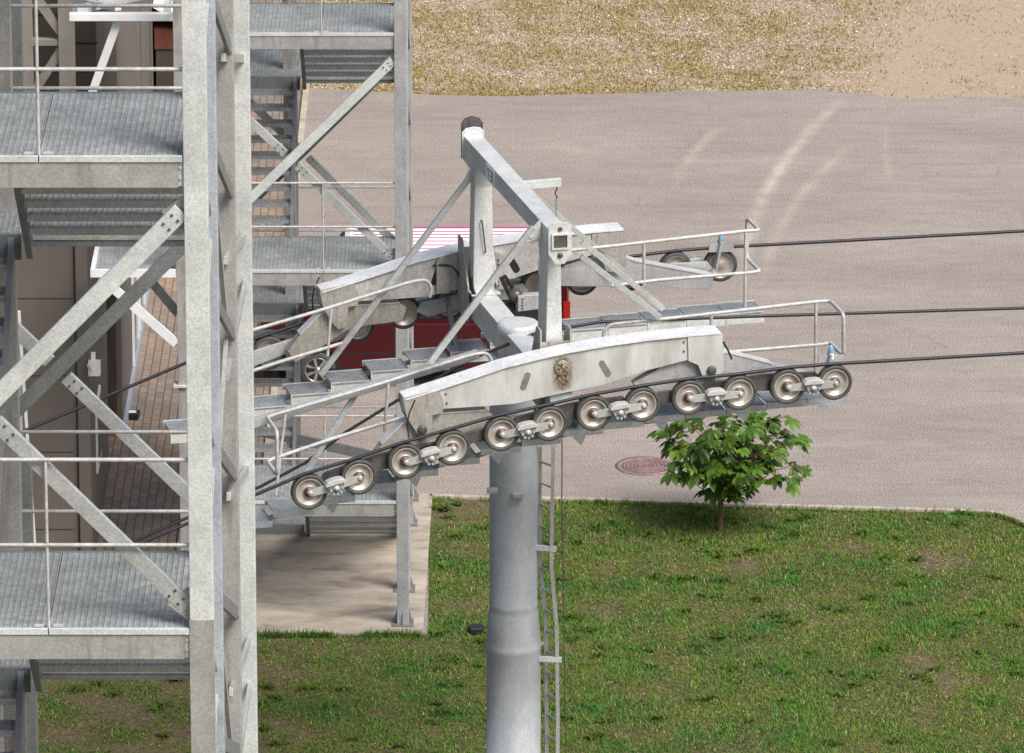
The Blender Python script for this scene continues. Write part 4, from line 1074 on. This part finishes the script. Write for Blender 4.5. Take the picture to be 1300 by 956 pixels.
for xw in (kx(403), kx(648)):
    b = MB(); b.lathe((xw, Yv-.004, wz), (0,1,0), [(.39,0),(.39,.02)], 32); b.build('wheel_arch', M['black'], VB)
    for ys, sg in ((Yv+.02, -1), (Yv+Wv-.02, 1)):
        b = MB(); cc = Vector((xw, ys, wz)); ax = Vector((0, sg, 0))
        b.lathe(cc-ax*.17, ax, [(.20,0),(.30,0),(.325,.03),(.325,.17),(.30,.20),(.215,.205)], 32, caps=False); w = b.build('wheel', M['rubber'], VT)
        b = MB(); b.lathe(cc, ax, [(.215,-.02),(.215,.030),(.195,.034),(.19,.0),(.0,-.0)], 28)
        for k in range(7):
            a = k*2*PI/7; d = Vector((math.cos(a), 0, math.sin(a))); b.bar(cc+ax*.02+d*.03, cc+ax*.025+d*.20, .045, .02, ax)
        b.lathe(cc+ax*.01, ax, [(.055,0),(.05,.03),(0,.035)], 14); b.build('rim', M['chrome'], w)
for ys in (Yv-.006, Yv+Wv-.02):
    b = MB(); b.prism([(xf+.06, ys, .74), (xf+.30, ys, .80), (xf+.52, ys, 1.02), (xf+.16, ys, .95)], (0,.026,0)); b.build('headlight', M['lens'], VT)
    b = MB(); b.box((xr-.10, ys, .95), (xr+.008, ys+.025, 1.50)); b.build('tail_light', M['taillight'], VT)
b = MB()
for x in (1.20, 2.28, 3.38): b.box((xf+x, Yv-.003, .42), (xf+x+.012, Yv+.001, 1.12))
b.box((xf+1.2, Yv-.004, .60), (xr-.1, Yv+.001, .625)); b.build('door_seam', M['black'], VB)
b = MB(); b.box((xf+.9, Yv-.015, .30), (kx(640)-.40, Yv+.03, .36)); b.build('sill', M['black'], VB)
b = MB(); b.prism([(xf+1.22, Yv-.20, 1.14), (xf+1.32, Yv-.20, 1.14), (xf+1.30, Yv-.20, 1.32), (xf+1.23, Yv-.20, 1.32)], (0,.17,0)); b.build('side_mirror', M['carred'], VT, .02)

# ------------------------------------------------------------------ small chestnut tree
tb = G(914, 674, .02)
TT = empty('chestnut_tree', tb, 'small bushy green chestnut tree standing on the verge under the sheaves', 'tree')
cen = Vector((G(920, 600).x, tb.y, 0)); cen.x = PY(926, 590, tb.y).x
zc = PY(920, 578, tb.y).z
rnd = random.Random(5)
tips = []
b = MB()
tr = rounded([tb, tb+Vector((.01,0,.4)), tb+Vector((-.03,.02,.9)), Vector((cen.x-.05, tb.y, zc+.35))], .3)
def limb(pts, r0, r1, mb, n=7):
    m = len(pts)
    for i in range(m-1):
        a = r0+(r1-r0)*i/(m-1); c = r0+(r1-r0)*(i+1)/(m-1); mb.cyl(pts[i], pts[i+1], a, n, c)
limb(tr, .05, .02, b)
b.build('trunk', M['bark'], TT)
br = MB()
leaves = []
def leaf_cluster(p, dirv, size, shade):
    d = dirv.normalized(); nrm = Vector((rnd.gauss(0,.35), rnd.gauss(0,.35)-.25, 1)).normalized()
    d = (d-nrm*d.dot(nrm)).normalized() if abs(d.dot(nrm)) < .98 else Vector((1,0,0)); sd = nrm.cross(d)
    nl = rnd.choice((5,5,6,7))
    for k in range(nl):
        a = (k-(nl-1)/2)*(.62 if nl < 6 else .72)+rnd.gauss(0,.07)
        L = size*(1-.11*abs(k-(nl-1)/2))*rnd.uniform(.88,1.1); w = L*.235
        ax = d*math.cos(a)+sd*math.sin(a); pw = nrm.cross(ax)
        droop = rnd.uniform(.15,.65)
        g = shade*rnd.uniform(.75,1.25)
        yel = rnd.random() < .08
        cc = (.062*g+(.05 if yel else 0), .130*g+(.03 if yel else 0), .012*g)
        vs = []; prof_ = ((.0,.04),(.25,.45),(.55,.95),(.75,1.0),(.92,.5),(1.0,.02))
        for t, ww in prof_:
            c0 = p+ax*(L*t)+nrm*(.12*L*t)-Vector((0,0,1))*(droop*L*t*t)
            vs += [c0+pw*(w*ww)+nrm*(.35*w*ww), c0, c0-pw*(w*ww)+nrm*(.35*w*ww)]
        fs = []
        for i in range(5):
            o = i*3; fs += [(o, o+1, o+4, o+3), (o+1, o+2, o+5, o+4)]
        leaves.append((vs, fs, cc))
rx, rz, ry = 1.10, .70, .95
cnt = 0
while cnt < 250:
    th = rnd.uniform(0, 2*PI); cz = rnd.uniform(-1, 1); rr = rnd.uniform(.30, 1.0)**.5
    if rnd.random() < .35: rr *= .6
    x = math.cos(th)*math.sqrt(1-cz*cz)*rr; y = math.sin(th)*math.sqrt(1-cz*cz)*rr; z = cz*rr
    lump = noise.noise(Vector((x*1.9+7, y*1.9, z*1.9)))
    if lump < -.15 and rnd.random() < .7: continue
    ex = 1+.30*lump
    xx = x*rx*ex*(1.0 if z > -.5 else .75)
    p = Vector((cen.x+xx, cen.y+y*ry*ex, zc+z*rz*ex + .05))
    if p.z < .60: continue
    cnt += 1
    root = Vector((cen.x-.05+xx*.08, cen.y, max(.5, min(zc+.3, p.z-.25-abs(xx)*.15))))
    mid = (root*.5+p*.5)+Vector((0,0,-.04))
    if cnt % 2 == 0: limb([root, mid, p], .012, .004, br, 5)
    out = Vector((x, y, .15*z)) + Vector((rnd.gauss(0,.25), rnd.gauss(0,.25), 0))
    leaf_cluster(p, out, rnd.uniform(.14,.25), rnd.uniform(.5,1.6))
br.build('branch', M['bark'], TT)
me = bpy.data.meshes.new('crown'); V = []; Fx = []; Cx = []; k = 0
for vs, fs, c in leaves:
    V += [tuple(v-tb) for v in vs]; Fx += [tuple(i+k for i in f) for f in fs]; Cx += [c]*len(vs); k += len(vs)
me.from_pydata(V, [], Fx); at_ = me.color_attributes.new('tint', 'FLOAT_COLOR', 'POINT')
at_.data.foreach_set('color', np.array([(c[0], c[1], c[2], 1) for c in Cx], dtype=np.float32).ravel())
me.materials.append(M['leaf']); me.polygons.foreach_set('use_smooth', [True]*len(Fx)); me.update()
link(bpy.data.objects.new('crown', me), TT)

# ------------------------------------------------------------------ camera, light, world
cd = bpy.data.cameras.new('camera'); cam = bpy.data.objects.new('camera', cd); COL.objects.link(cam)
cam.location = CAM; cam.rotation_euler = (PI/2-PITCH, 0, 0)
cd.sensor_fit = 'HORIZONTAL'; cd.sensor_width = 36; cd.lens = F/1300*36; cd.clip_start = 1; cd.clip_end = 6000
S.camera = cam
SUN_EL, SUN_AZ = math.radians(50), math.radians(138)   # azimuth clockwise from +Y
sd = Vector((math.sin(SUN_AZ)*math.cos(SUN_EL), math.cos(SUN_AZ)*math.cos(SUN_EL), math.sin(SUN_EL)))
ld_ = bpy.data.lights.new('sun', 'SUN'); ld_.energy = 3.1; ld_.angle = math.radians(30); ld_.color = (1, .96, .90)
so = bpy.data.objects.new('sun', ld_); COL.objects.link(so); so.rotation_euler = (-sd).to_track_quat('-Z', 'Y').to_euler()
w = bpy.data.worlds.new('World'); S.world = w; w.use_nodes = True
nt = w.node_tree; sky = nt.nodes.new('ShaderNodeTexSky'); sky.sky_type = 'NISHITA'; sky.sun_disc = False
sky.sun_elevation = SUN_EL; sky.sun_rotation = SUN_AZ; sky.dust_density = 4.0; sky.air_density = 1.0; sky.ozone_density = .6
bg = nt.nodes['Background']; bg.inputs['Strength'].default_value = .10
nt.links.new(sky.outputs[0], bg.inputs['Color'])
S.view_settings.view_transform = 'Standard'; S.view_settings.look = 'None'; S.view_settings.gamma = 1
S.view_settings.exposure = .47
S.render.engine = 'CYCLES'
S.cycles.use_denoising = True
S.cycles.max_bounces = 6
